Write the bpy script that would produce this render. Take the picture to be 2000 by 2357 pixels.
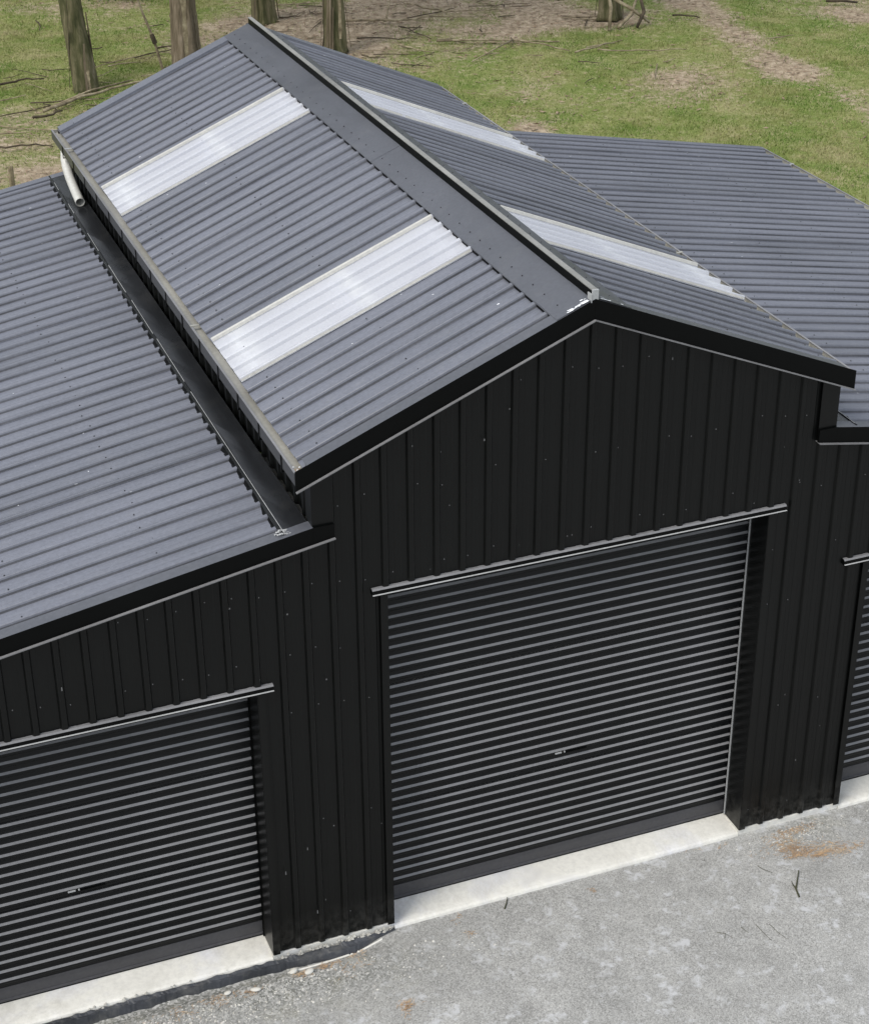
import bpy, math, random
import numpy as np
from mathutils import Vector, Matrix

for o in list(bpy.data.objects):
    bpy.data.objects.remove(o)
S = bpy.context.scene
COL = S.collection
R = math.radians

# ------------------------------------------------------------------ camera
yaw, pitch, roll = -.372, -.502, -.006
cyw, syw, ct, st = math.cos(yaw), math.sin(yaw), math.cos(pitch), math.sin(pitch)
fwd = Vector((-syw*ct, cyw*ct, st))
rt = Vector((cyw, syw, 0))
up = rt.cross(fwd)
rt2 = rt*math.cos(roll) + up*math.sin(roll)
up2 = -rt*math.sin(roll) + up*math.cos(roll)
cam = bpy.data.objects.new('camera', bpy.data.cameras.new('camera'))
COL.objects.link(cam)
m = Matrix((rt2, up2, -fwd)).transposed().to_4x4()
m.translation = Vector((-5.097, -10.145, 9.496))
cam.matrix_world = m
cam.data.sensor_fit = 'HORIZONTAL'
cam.data.sensor_width = 36
cam.data.lens = 36*4191/2000
cam.data.clip_start = .1
cam.data.clip_end = 3000
S.camera = cam

# ------------------------------------------------------------------ sky and sun
SUN_EL, SUN_AZ = 54, 248        # azimuth clockwise from +y (degrees): light from the left
w = bpy.data.worlds.new('World'); S.world = w; w.use_nodes = True
nt = w.node_tree; nt.nodes.clear()
out = nt.nodes.new('ShaderNodeOutputWorld'); bg = nt.nodes.new('ShaderNodeBackground')
sky = nt.nodes.new('ShaderNodeTexSky'); sky.sky_type = 'NISHITA'; sky.sun_disc = False
sky.sun_elevation = R(SUN_EL); sky.sun_rotation = R(SUN_AZ)
sky.air_density = 1.0; sky.dust_density = 4.0; sky.ozone_density = 1.0
mix = nt.nodes.new('ShaderNodeMix'); mix.data_type = 'RGBA'
mix.inputs[0].default_value = .72
mix.inputs[7].default_value = (8.6, 9.1, 9.9, 1)      # bright thin cloud layer
nt.links.new(sky.outputs[0], mix.inputs[6])
nt.links.new(mix.outputs[2], bg.inputs[0])
bg.inputs[1].default_value = .115
nt.links.new(bg.outputs[0], out.inputs[0])

sun = bpy.data.objects.new('sun', bpy.data.lights.new('sun', 'SUN'))
COL.objects.link(sun)
sun.data.energy = 2.0; sun.data.angle = R(26); sun.data.color = (1, .95, .88)
az = R(SUN_AZ); el = R(SUN_EL)
sd = Vector((math.sin(az)*math.cos(el), math.cos(az)*math.cos(el), math.sin(el)))
sun.rotation_euler = sd.to_track_quat('Z', 'Y').to_euler()
sun.location = sd*40
S.view_settings.view_transform = 'Standard'
S.view_settings.look = 'None'
S.view_settings.exposure = .12
S.view_settings.gamma = 1
S.view_settings.use_curve_mapping = False

# ------------------------------------------------------------------ materials
def nodemat(name):
    m = bpy.data.materials.new(name); m.use_nodes = True
    nt = m.node_tree
    return m, nt, nt.nodes['Principled BSDF']

def N(nt, t, **k):
    n = nt.nodes.new(t)
    for a, b in k.items():
        setattr(n, a, b)
    return n

def noise(nt, scale, detail=4, rough=.55, vec=None, stretch=None):
    n = N(nt, 'ShaderNodeTexNoise')
    n.inputs['Scale'].default_value = scale
    n.inputs['Detail'].default_value = detail
    n.inputs['Roughness'].default_value = rough
    tc = N(nt, 'ShaderNodeTexCoord')
    src = tc.outputs['Object']
    if stretch:
        mp = N(nt, 'ShaderNodeMapping'); mp.inputs['Scale'].default_value = stretch
        nt.links.new(src, mp.inputs[0]); src = mp.outputs[0]
    nt.links.new(src, n.inputs['Vector'])
    return n

def ramp(nt, src, stops, interp='LINEAR'):
    r = N(nt, 'ShaderNodeValToRGB'); r.color_ramp.interpolation = interp
    e = r.color_ramp.elements
    while len(e) < len(stops): e.new(.5)
    for x, (p, c) in zip(e, stops):
        x.position = p
        x.color = c if len(c) == 4 else (*c, 1)
    nt.links.new(src, r.inputs[0])
    return r

def mixc(nt, fac, a, b, mode='MIX'):
    n = N(nt, 'ShaderNodeMix'); n.data_type = 'RGBA'; n.blend_type = mode
    for i, v in ((0, fac), (6, a), (7, b)):
        if hasattr(v, 'is_linked'): nt.links.new(v, n.inputs[i])
        else: n.inputs[i].default_value = v if i == 0 else ((*v, 1) if len(v) == 3 else v)
    return n.outputs[2]

def bump(nt, h, bsdf, strength=.3, dist=.01):
    b = N(nt, 'ShaderNodeBump'); b.inputs['Strength'].default_value = strength; b.inputs['Distance'].default_value = dist
    nt.links.new(h, b.inputs['Height']); nt.links.new(b.outputs[0], bsdf.inputs['Normal'])

def painted(name, col, rough=.38, var=.12, spec=.5, dents=.15, streak=None, grime=0):
    """painted steel: slightly uneven colour, soft oil-canning and fine dust"""
    m, nt, b = nodemat(name)
    n1 = noise(nt, 1.3, 3, stretch=streak)
    n2 = noise(nt, 38, 3)
    lo = tuple(c*(1-var) for c in col); hi = tuple(min(1, c*(1+var)) for c in col)
    c1 = ramp(nt, n1.outputs[0], [(.3, lo), (.7, hi)])
    c2 = ramp(nt, n2.outputs[0], [(.35, (.9, .9, .9)), (.75, (1.1, 1.1, 1.1))])
    c = mixc(nt, 1.0, c1.outputs[0], c2.outputs[0], 'MULTIPLY')
    if grime:
        n3 = noise(nt, 5.5, 6, .65)
        g = ramp(nt, n3.outputs[0], [(.5, (0, 0, 0)), (.72, (grime, grime, grime))])
        c = mixc(nt, g.outputs[0], c, (.34, .33, .3))
    nt.links.new(c, b.inputs['Base Color'])
    rr = ramp(nt, n1.outputs[0], [(.3, (rough*.85,)*3), (.7, (rough*1.2,)*3)])
    nt.links.new(rr.outputs[0], b.inputs['Roughness'])
    b.inputs['Specular IOR Level'].default_value = spec
    if dents:
        n4 = noise(nt, 2.2, 2, .4)
        bump(nt, n4.outputs[0], b, dents, .02)
    return m

M_ROOF = painted('charcoal_roof_paint', (.150, .159, .190), .36, .10, .5, .12, (.5, 1.5, 1), .05)
M_ROOF2 = painted('charcoal_roof_paint_weathered', (.140, .149, .178), .36, .12, .5, .12, (.5, 1.5, 1), .07)
M_RIBSHADE = painted('roof_rib_shade', (.088, .092, .104), .6, .35, .3, .1)  # shade at the rib feet, put into the colour
M_FLASH = painted('charcoal_flashing_paint', (.085, .09, .104), .33, .12, .5, .22, None, .05)
M_APRON = painted('dark_apron_flashing', (.013, .014, .0155), .24, .2, .5, .15, None, .03)
M_WALL = painted('black_wall_paint', (.003, .0034, .0032), .34, .2, .24, .1)
nt = M_WALL.node_tree; b = nt.nodes['Principled BSDF']; src = b.inputs['Base Color'].links[0].from_socket
tc = N(nt, 'ShaderNodeTexCoord'); sx = N(nt, 'ShaderNodeSeparateXYZ'); nt.links.new(tc.outputs['Object'], sx.inputs[0])
mr = N(nt, 'ShaderNodeMapRange'); nt.links.new(sx.outputs[2], mr.inputs[0]); mr.inputs[1].default_value = .34; mr.inputs[2].default_value = 0
nz = ramp(nt, noise(nt, 14, 7, .75).outputs[0], [(.42, (0, 0, 0)), (.72, (.55, .55, .55))]).outputs[0]
spl = mixc(nt, 1, mr.outputs[0], nz, 'MULTIPLY')
nt.links.new(mixc(nt, spl, src, (.10, .098, .09)), b.inputs['Base Color'])
M_TRIM = painted('black_trim_paint', (.002, .0023, .0022), .42, .15, .10, .08)
M_LIP = painted('sky_lit_grey_fold', (.20, .20, .205), .4, .2, .5, 0)  # folds of the trim, with the sky they catch painted in as lighter grey
M_DOOR = painted('roller_door_paint', (.006, .0066, .0072), .38, .15, .22, .05)
M_LEDGE = painted('sky_lit_slat_ledge', (.198, .199, .203), .5, .22, .5, 0)  # up-facing slat faces: sky sheen put into the colour
M_RAIL = painted('door_bottom_rail_paint', (.055, .055, .06), .4, .15, .4, .05)
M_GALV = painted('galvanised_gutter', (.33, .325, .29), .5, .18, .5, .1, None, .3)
M_VENT = painted('weathered_vent_top', (.24, .24, .225), .5, .25, .4, .1, None, .15)
M_GALVB = painted('bright_galvanised', (.42, .43, .43), .35, .15, .5, .1)
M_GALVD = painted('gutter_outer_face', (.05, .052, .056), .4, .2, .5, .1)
M_WHITEPIPE = painted('white_plastic', (.62, .62, .58), .4, .06, .5, 0)
M_SCREW = painted('dark_screw', (.035, .035, .04), .5, .1, .4, 0)
M_SCREWL = painted('grey_screw', (.12, .12, .12), .45, .1, .5, 0)
M_TIMBER = painted('galvanised_purlin', (.5, .5, .5), .5, .1, .4, 0)

# translucent fibreglass
m, nt, b = nodemat('translucent_fibreglass'); M_SKY = m
n1 = noise(nt, 2.0, 4); n2 = noise(nt, 90, 2)
c = ramp(nt, n1.outputs[0], [(.3, (.585, .60, .655)), (.7, (.68, .695, .735))])
c = mixc(nt, .5, c.outputs[0], ramp(nt, n2.outputs[0], [(.3, (.58, .60, .66)), (.7, (.74, .755, .79))]).outputs[0])
# paler bands where two purlins shine through, painted into the sheet colour
tc = N(nt, 'ShaderNodeTexCoord'); sx = N(nt, 'ShaderNodeSeparateXYZ'); nt.links.new(tc.outputs['Object'], sx.inputs[0])
ab = N(nt, 'ShaderNodeMath', operation='ABSOLUTE'); nt.links.new(sx.outputs[0], ab.inputs[0])
tot = None
for cx_, hw in ((1.05, .06), (1.90, .085)):
    q = N(nt, 'ShaderNodeMath', operation='SUBTRACT'); nt.links.new(ab.outputs[0], q.inputs[0]); q.inputs[1].default_value = cx_
    q2 = N(nt, 'ShaderNodeMath', operation='ABSOLUTE'); nt.links.new(q.outputs[0], q2.inputs[0])
    q3 = N(nt, 'ShaderNodeMapRange'); nt.links.new(q2.outputs[0], q3.inputs[0]); q3.inputs[1].default_value = hw*1.5; q3.inputs[2].default_value = hw*.3
    tot = q3 if tot is None else (lambda a_, b_: (nt.links.new(a_.outputs[0], n_.inputs[0]), nt.links.new(b_.outputs[0], n_.inputs[1]), n_)[2] if [n_ := N(nt, 'ShaderNodeMath', operation='MAXIMUM')] else 0)(tot, q3)
n5 = noise(nt, 9, 3)
r5 = ramp(nt, n5.outputs[0], [(.34, (.15, .15, .15)), (.62, (.75, .75, .75))])
c = mixc(nt, mixc(nt, 1, tot.outputs[0], r5.outputs[0], 'MULTIPLY'), c, (.80, .82, .84))
nt.links.new(c, b.inputs['Base Color'])
b.inputs['Roughness'].default_value = .35
tr = N(nt, 'ShaderNodeBsdfTranslucent'); tr.inputs[0].default_value = (.8, .85, .95, 1)
tp = N(nt, 'ShaderNodeBsdfTransparent')
ms1 = N(nt, 'ShaderNodeMixShader'); ms1.inputs[0].default_value = .18
ms2 = N(nt, 'ShaderNodeMixShader'); ms2.inputs[0].default_value = .14
nt.links.new(b.outputs[0], ms1.inputs[1]); nt.links.new(tr.outputs[0], ms1.inputs[2])
nt.links.new(ms1.outputs[0], ms2.inputs[1]); nt.links.new(tp.outputs[0], ms2.inputs[2])
nt.links.new(ms2.outputs[0], nt.nodes['Material Output'].inputs[0])
M_SKYEDGE = painted('fibreglass_edge_band', (.50, .495, .46), .4, .1, .5, 0)
M_SEAL = painted('white_foam_closure', (.80, .82, .84), .5, .06, .4, 0)

# concrete slab
m, nt, b = nodemat('cream_concrete'); M_SLAB = m
n1 = noise(nt, 1.6, 5, .6); n2 = noise(nt, 26, 5, .7)
c = ramp(nt, n1.outputs[0], [(.35, (.69, .68, .625)), (.5, (.76, .75, .69)), (.68, (.71, .715, .735))])
c2 = ramp(nt, n2.outputs[0], [(.3, (.88, .88, .88)), (.6, (1.03, 1.03, 1.03))])
c = mixc(nt, 1.0, c.outputs[0], c2.outputs[0], 'MULTIPLY')
n3 = noise(nt, 3.3, 7, .72)
st_ = ramp(nt, n3.outputs[0], [(.5, (0, 0, 0)), (.72, (.5, .5, .5))]).outputs[0]
c = mixc(nt, st_, c, (.42, .40, .34))
nt.links.new(c, b.inputs['Base Color']); b.inputs['Roughness'].default_value = .8
bump(nt, n2.outputs[0], b, .25, .004)
# slab edge
M_SLABEDGE = painted('rough_slab_edge', (.46, .45, .41), .85, .3, .2, .3, None, .2)

# compacted grey gravel yard
m, nt, b = nodemat('grey_compacted_gravel'); M_YARD = m
big = noise(nt, .9, 4, .6); mid = noise(nt, 4.5, 6, .62); fine = noise(nt, 120, 2, .5); patch = noise(nt, 8.5, 8, .66)
patch.inputs['Distortion'].default_value = .25
c = ramp(nt, big.outputs[0], [(.35, (.34, .34, .327)), (.65, (.395, .395, .38))]).outputs[0]
c = mixc(nt, 1, c, ramp(nt, mid.outputs[0], [(.3, (.86, .86, .86)), (.7, (1.1, 1.1, 1.1))]).outputs[0], 'MULTIPLY')
c = mixc(nt, 1, c, ramp(nt, fine.outputs[0], [(.3, (.72, .72, .72)), (.5, (.99, .99, .99)), (.7, (1.3, 1.3, 1.3))]).outputs[0], 'MULTIPLY')
vg = N(nt, 'ShaderNodeTexVoronoi'); vg.inputs['Scale'].default_value = 85
tcg = N(nt, 'ShaderNodeTexCoord'); nt.links.new(tcg.outputs['Object'], vg.inputs['Vector'])
c = mixc(nt, 1, c, ramp(nt, vg.outputs['Color'], [(.05, (.74, .74, .73)), (.5, (1, 1, 1)), (.95, (1.22, 1.22, 1.22))]).outputs[0], 'MULTIPLY')
pf = ramp(nt, patch.outputs[0], [(.55, (0, 0, 0)), (.66, (.85, .85, .85))]).outputs[0]
c = mixc(nt, pf, c, (.55, .56, .57))
vor = N(nt, 'ShaderNodeTexVoronoi'); vor.inputs['Scale'].default_value = 42; vor.inputs['Randomness'].default_value = 1
tc = N(nt, 'ShaderNodeTexCoord'); nt.links.new(tc.outputs['Object'], vor.inputs['Vector'])
sp = ramp(nt, vor.outputs['Distance'], [(.12, (.55, .55, .55)), (.2, (0, 0, 0))]).outputs[0]
sel = ramp(nt, vor.outputs['Color'], [(.72, (0, 0, 0)), (.8, (1, 1, 1))]).outputs[0]
sp = mixc(nt, 1, sp, sel, 'MULTIPLY')
c = mixc(nt, sp, c, (.62, .62, .6))
# coarse damp gravel towards the left pier, driven by the surface attribute
at = N(nt, 'ShaderNodeAttribute'); at.attribute_name = 'coarse'
vor2 = N(nt, 'ShaderNodeTexVoronoi'); vor2.inputs['Scale'].default_value = 60
nt.links.new(tc.outputs['Object'], vor2.inputs['Vector'])
cc = ramp(nt, vor2.outputs['Color'], [(.2, (.16, .165, .15)), (.55, (.30, .30, .285)), (.85, (.52, .52, .50))]).outputs[0]
moss = ramp(nt, mid.outputs[0], [(.5, (0, 0, 0)), (.68, (.5, .5, .5))]).outputs[0]
cc = mixc(nt, moss, cc, (.20, .19, .12))
c = mixc(nt, at.outputs['Fac'], c, cc)
nt.links.new(c, b.inputs['Base Color']); b.inputs['Roughness'].default_value = .9
b.inputs['Specular IOR Level'].default_value = .2
bump(nt, fine.outputs[0], b, .5, .006)

# field
m, nt, b = nodemat('patchy_grass_ground'); M_FIELD = m
at = N(nt, 'ShaderNodeAttribute'); at.attribute_name = 'bare'
n1 = noise(nt, .8, 6, .62); n2 = noise(nt, 7, 6, .7); n3 = noise(nt, 30, 4, .7)
g = ramp(nt, n1.outputs[0], [(.34, (.12, .195, .035)), (.48, (.19, .235, .07)), (.62, (.32, .30, .15))]).outputs[0]
g = mixc(nt, .55, g, ramp(nt, n2.outputs[0], [(.3, (.11, .155, .036)), (.5, (.22, .235, .085)), (.66, (.38, .335, .20))]).outputs[0])
br = ramp(nt, n2.outputs[0], [(.3, (.17, .13, .085)), (.5, (.32, .255, .18)), (.7, (.50, .42, .31))]).outputs[0]
mm = N(nt, 'ShaderNodeMath', operation='ADD'); nt.links.new(at.outputs['Fac'], mm.inputs[0])
m2 = N(nt, 'ShaderNodeMath', operation='MULTIPLY_ADD'); nt.links.new(n2.outputs[0], m2.inputs[0]); m2.inputs[1].default_value = .9; m2.inputs[2].default_value = -.45
nt.links.new(m2.outputs[0], mm.inputs[1])
f = ramp(nt, mm.outputs[0], [(.32, (0, 0, 0)), (.62, (1, 1, 1))]).outputs[0]
c = mixc(nt, f, g, br)
c = mixc(nt, 1, c, ramp(nt, n3.outputs[0], [(.3, (.7, .7, .7)), (.7, (1.25, 1.25, 1.25))]).outputs[0], 'MULTIPLY')
nt.links.new(c, b.inputs['Base Color']); b.inputs['Roughness'].default_value = .95
b.inputs['Specular IOR Level'].default_value = .15
bump(nt, n3.outputs[0], b, .6, .03)

def simple(name, stops, scale=3, rough=.9, stretch=None, bumps=0, detail=5, spec=.2):
    m, nt, b = nodemat(name)
    n1 = noise(nt, scale, detail, .65, stretch=stretch)
    c = ramp(nt, n1.outputs[0], stops)
    nt.links.new(c.outputs[0], b.inputs['Base Color']); b.inputs['Roughness'].default_value = rough
    b.inputs['Specular IOR Level'].default_value = spec
    if bumps: bump(nt, n1.outputs[0], b, bumps, .03)
    return m
M_BLADE = simple('grass_blades', [(.32, (.085, .175, .025)), (.44, (.145, .22, .045)), (.54, (.24, .255, .09)), (.64, (.38, .34, .19))], .75, .8)
M_DRY = simple('dry_leaf_litter', [(.3, (.13, .095, .06)), (.5, (.26, .19, .13)), (.7, (.42, .34, .25))], 6, .9)
M_BARK = simple('stringy_bark', [(.3, (.045, .038, .026)), (.45, (.13, .105, .07)), (.6, (.22, .18, .13)), (.75, (.33, .28, .22))], 3.2, .95, (3.2, 3.2, .28), .9, 6)
M_BARKD = simple('mossy_bark', [(.3, (.035, .04, .018)), (.45, (.085, .085, .04)), (.62, (.17, .15, .09)), (.8, (.36, .31, .24))], 3.0, .95, (3.2, 3.2, .28), .9, 6)
M_STICK = simple('dead_wood', [(.3, (.10, .08, .055)), (.5, (.24, .20, .13)), (.7, (.42, .37, .26))], 5, .9)
M_STICKD = simple('dark_dead_wood', [(.3, (.03, .025, .018)), (.6, (.10, .08, .055))], 5, .9)
M_LEAF = simple('eucalypt_leaves', [(.3, (.045, .07, .03)), (.7, (.09, .12, .055))], 3, .6)
M_PEBBLE = simple('pale_pebble', [(.3, (.55, .53, .47)), (.7, (.72, .71, .66))], 14, .7)
M_GRAVEL = simple('grey_gravel_chips', [(.3, (.16, .16, .15)), (.5, (.36, .36, .34)), (.7, (.62, .61, .58))], 16, .85)
M_NEEDLE = simple('orange_brown_needles', [(.3, (.32, .20, .11)), (.5, (.55, .38, .23)), (.7, (.70, .56, .38))], 9, .85)
M_SAND = simple('sandy_soil', [(.3, (.24, .165, .11)), (.7, (.40, .30, .22))], 9, .95, None, .5)
M_TWIG = simple('dark_twig', [(.3, (.035, .04, .025)), (.7, (.10, .10, .055))], 9, .9)
M_MEMB = painted('black_plastic_membrane', (.05, .054, .062), .45, .5, .4, .6, None, .25)
M_FAR = simple('distant_pasture', [(.3, (.06, .09, .03)), (.7, (.11, .12, .05))], .05, .95)

# ------------------------------------------------------------------ helpers
def tag(o, label=None, cat=None, group=None, kind=None):
    if label: o['label'] = label
    if cat: o['category'] = cat
    if group: o['group'] = group
    if kind: o['kind'] = kind
    return o

def link(name, me, parent=None):
    o = bpy.data.objects.new(name, me); COL.objects.link(o)
    if parent is not None: o.parent = parent
    return o

class MB:
    def __init__(s): s.v = []; s.f = []; s.mi = []
    def add(s, vs, fs, mi=0):
        k = len(s.v); s.v += [tuple(p) for p in vs]
        s.f += [tuple(i+k for i in f) for f in fs]; s.mi += [mi]*len(fs)
    def box(s, a, b, mi=0):
        x0, y0, z0 = a; x1, y1, z1 = b
        s.add([(x0,y0,z0),(x1,y0,z0),(x1,y1,z0),(x0,y1,z0),(x0,y0,z1),(x1,y0,z1),(x1,y1,z1),(x0,y1,z1)],
              [(0,3,2,1),(4,5,6,7),(0,1,5,4),(1,2,6,5),(2,3,7,6),(3,0,4,7)], mi)
    def extrude(s, prof, p0, p1, mi=0, cap=True, mis=None):
        """closed profile of (3d offset) swept from p0 to p1"""
        n = len(prof); p0 = Vector(p0); p1 = Vector(p1)
        vs = [p0+Vector(q) for q in prof]+[p1+Vector(q) for q in prof]
        for i in range(n):
            j = (i+1) % n
            s.add([vs[i], vs[j], vs[n+j], vs[n+i]], [(0, 1, 2, 3)], mis[i] if mis else mi)
        if cap:
            s.add(vs[:n], [tuple(range(n))[::-1]], mi); s.add(vs[n:], [tuple(range(n))], mi)
    def tube(s, pts, rad, seg=7, mi=0, cap=True, wob=None):
        pts = [Vector(p) for p in pts]; n = len(pts)
        if not hasattr(rad, '__len__'): rad = [rad]*n
        k = len(s.v)
        d0 = (pts[1]-pts[0]).normalized()
        ref = Vector((0, 0, 1)) if abs(d0.z) < .9 else Vector((1, 0, 0))
        for i, p in enumerate(pts):
            d = (pts[min(i+1, n-1)]-pts[max(i-1, 0)]).normalized()
            a = d.cross(ref).normalized(); b_ = d.cross(a).normalized()
            for j in range(seg):
                t = 2*math.pi*j/seg; r = rad[i]*(wob(i, j) if wob else 1)
                s.v.append(tuple(p+a*math.cos(t)*r+b_*math.sin(t)*r))
        for i in range(n-1):
            for j in range(seg):
                s.f.append((k+i*seg+j, k+i*seg+(j+1) % seg, k+(i+1)*seg+(j+1) % seg, k+(i+1)*seg+j)); s.mi.append(mi)
        if cap:
            s.f.append(tuple(k+j for j in range(seg))[::-1]); s.mi.append(mi)
            s.f.append(tuple(k+(n-1)*seg+j for j in range(seg))); s.mi.append(mi)
    def mesh(s, name, mats, smooth=False):
        me = bpy.data.meshes.new(name); me.from_pydata(s.v, [], s.f)
        for m_ in (mats if isinstance(mats, (list, tuple)) else [mats]): me.materials.append(m_)
        me.polygons.foreach_set('material_index', s.mi)
        if smooth: me.polygons.foreach_set('use_smooth', [True]*len(s.f))
        me.validate(); me.update()
        return me
    def build(s, name, mats, parent=None, smooth=False):
        return link(name, s.mesh(name, mats, smooth), parent)

rng = np.random.default_rng(7)
def vnoise(x, y, sc, seed=0):
    """numpy value noise in 0..1"""
    g = np.random.default_rng(seed).random((128, 128))
    x = x/sc+1000.3; y = y/sc+1000.7
    xi = np.floor(x).astype(int); yi = np.floor(y).astype(int)
    fx = x-xi; fy = y-yi; fx = fx*fx*(3-2*fx); fy = fy*fy*(3-2*fy)
    a = g[xi % 128, yi % 128]; b = g[(xi+1) % 128, yi % 128]; c = g[xi % 128, (yi+1) % 128]; d = g[(xi+1) % 128, (yi+1) % 128]
    return (a*(1-fx)+b*fx)*(1-fy)+(c*(1-fx)+d*fx)*fy
def fbm(x, y, sc, seed=0):
    return (vnoise(x, y, sc, seed)*.5+vnoise(x, y, sc/2.1, seed+1)*.28+vnoise(x, y, sc/4.3, seed+2)*.14+vnoise(x, y, sc/9, seed+3)*.08)

# ------------------------------------------------------------------ the ground
def grid(name, x0, x1, y0, y1, step, zf, mat, attr=None, af=None):
    nx = int((x1-x0)/step)+1; ny = int((y1-y0)/step)+1
    X, Y = np.meshgrid(np.linspace(x0, x1, nx), np.linspace(y0, y1, ny))
    Z = zf(X, Y)
    v = np.stack([X, Y, Z], -1).reshape(-1, 3)
    i = np.arange(nx*ny).reshape(ny, nx)
    f = np.stack([i[:-1, :-1], i[:-1, 1:], i[1:, 1:], i[1:, :-1]], -1).reshape(-1, 4)
    me = bpy.data.meshes.new(name)
    me.vertices.add(len(v)); me.vertices.foreach_set('co', v.ravel())
    me.loops.add(f.size); me.loops.foreach_set('vertex_index', f.ravel())
    me.polygons.add(len(f)); me.polygons.foreach_set('loop_start', np.arange(0, f.size, 4)); me.polygons.foreach_set('loop_total', np.full(len(f), 4))
    me.polygons.foreach_set('use_smooth', np.ones(len(f), bool))
    me.update(); me.validate()
    if attr:
        a = me.attributes.new(attr, 'FLOAT', 'POINT'); a.data.foreach_set('value', af(X, Y).ravel().astype(np.float32))
    me.materials.append(mat)
    o = link(name, me); tag(o, kind='structure')
    return o

PATH = [(15.6, 29), (15.08, 25.76), (14.7, 23.2), (14.35, 21.0), (14.3, 19), (14.2, 16.5)]
def segd(X, Y, pts):
    D = np.full(X.shape, 1e9)
    for (ax, ay), (bx, by) in zip(pts[:-1], pts[1:]):
        dx, dy = bx-ax, by-ay
        t = np.clip(((X-ax)*dx+(Y-ay)*dy)/(dx*dx+dy*dy), 0, 1)
        D = np.minimum(D, np.hypot(X-ax-t*dx, Y-ay-t*dy))
    return D
TREES = [(1.20, 23.9), (3.05, 24.0), (5.85, 27.6), (6.45, 24.75), (12.75, 25.1), (3.6, 30.4), (8.6, 28.4)]
def bare(X, Y):
    b = (fbm(X, Y, 3.2, 11)-.5)*1.5+.16
    b += np.clip(1-segd(X+.5*(fbm(X, Y, 1.3, 91)-.5), Y, PATH)/.95, 0, 1)*.68*(.68+.5*vnoise(X, Y, .7, 5))
    # littered ground under the trees
    b += .66*np.exp(-(((X-8.3)/4.0)**2+((Y-26.9)/2.5)**2))
    b += .30*np.exp(-(((X-11.6)/1.6)**2+((Y-25.4)/1.1)**2))
    b += .42*np.exp(-(((X-.7)/1.6)**2+((Y-22.7)/1.0)**2))
    b += .7*np.exp(-(((X-7.9)/.45)**2+((Y-18.6)/.6)**2))
    b += .8*np.exp(-(((X+.5)/.6)**2+((Y-18.9)/.6)**2))
    b -= .45*np.exp(-(((X-0)/2.2)**2+((Y-27)/2.6)**2))
    b -= .35*np.exp(-(((X-2.2)/1.3)**2+((Y-26)/1.5)**2))
    b -= .2*np.exp(-(((X-9.5)/2.5)**2+((Y-17)/2)**2))
    for tx, ty in TREES: b += .35*np.exp(-((X-tx)**2+(Y-ty)**2)/.5)
    return np.clip(b, 0, 1)
def fieldz(X, Y): return (fbm(X, Y, 2.5, 31)-.5)*.16-.06-.35*np.clip((9.5-Y)/1.2, 0, 1)*0
field = grid('grass_field', -14, 34, 8.9, 48, .16, fieldz, M_FIELD, 'bare', bare)

def yardz(X, Y):
    base = -.055-.03*np.clip((-1.4-X)/2.5, 0, 1)
    trench = -.045*np.exp(-((Y+.10)/.07)**2)*np.clip((-1.5-X)/.3, 0, 1)
    return base+trench+(fbm(X, Y, .6, 41)-.5)*.018
def coarse(X, Y):
    e = 1.0*np.exp(-(((X+2.2)/.75)**2+((Y+.35)/.33)**2))+.95*np.exp(-(((X+3.4)/1.0)**2+((Y+.15)/.22)**2))
    e += .75*np.exp(-(((X-2.05)/.35)**2+((Y+.12)/.25)**2))
    return np.clip(e*(.35+1.1*fbm(X, Y, .35, 51)), 0, 1)
yard = grid('gravel_yard', -7.2, 7.2, -6, .02, .045, yardz, M_YARD, 'coarse', coarse)
mb = MB()
# land around the modelled strips, out to the horizon, a few mm lower
def quad(mb, x0, y0, x1, y1, z): mb.add([(x0,y0,z),(x1,y0,z),(x1,y1,z),(x0,y1,z)], [(0,1,2,3)])
quad(mb, -900, -900, 900, 900, -.35)
tag(mb.build('ground', M_FAR), kind='structure')
mb = MB()
mb.box((-7.2, -40, -.34), (7.2, -6, -.09)); mb.box((-16, -40, -.34), (-7.2, 9, -.12)); mb.box((7.2, -40, -.34), (16, 9, -.12))
tag(mb.build('outer_yard', M_YARD), kind='structure')

# ------------------------------------------------------------------ dimensions
A, RE, ZR, ZE, D = 2.021, 2.128, 4.911, 4.029, .137
SL = (ZR-ZE)/RE
L = 8.06; ZT = 3.592; ML = .175; WL = 4.121
XO = A+WL; ZO = ZT-ML*WL
OV = -.04
DW0, DW1 = -1.497, 1.515
LQ = 2.466
LW = 2.75       # width of the side doors
ZL1 = 3.0; ZL2 = 2.405
DY = .24
P = .19

barn = bpy.data.objects.new('barn', None); COL.objects.link(barn)
tag(barn, 'black corrugated steel barn with raised middle bay, lean-to on each side and three roller doors', 'barn')

# ---- slab and sills
mb = MB()
mb.box((-XO+.02, .27, -.34), (XO-.02, L-.02, .0))
for x0, x1 in ((-XO+.02, -LQ-LW), (-LQ, DW0), (DW1, LQ), (LQ+LW, XO-.02)):
    mb.box((x0, .012, -.34), (x1, .27, .0))
mb.box((-LQ, -.012, -.34), (DW0, .012, -.006)); mb.box((DW1, -.012, -.34), (LQ, .012, -.006))
for x0, x1 in ((-LQ-LW, -LQ), (DW0, DW1), (LQ, LQ+LW)):
    # sloping door sill with a rounded nose
    mb.extrude([(0, .27, -.34), (0, .27, -.001), (0, .235, -.003), (0, .03, -.018), (0, -.004, -.024), (0, -.022, -.034), (0, -.028, -.05), (0, -.03, -.34)], (x0+.002, 0, 0), (x1-.002, 0, 0))
tag(mb.build('concrete_slab', M_SLAB), kind='structure')

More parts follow.
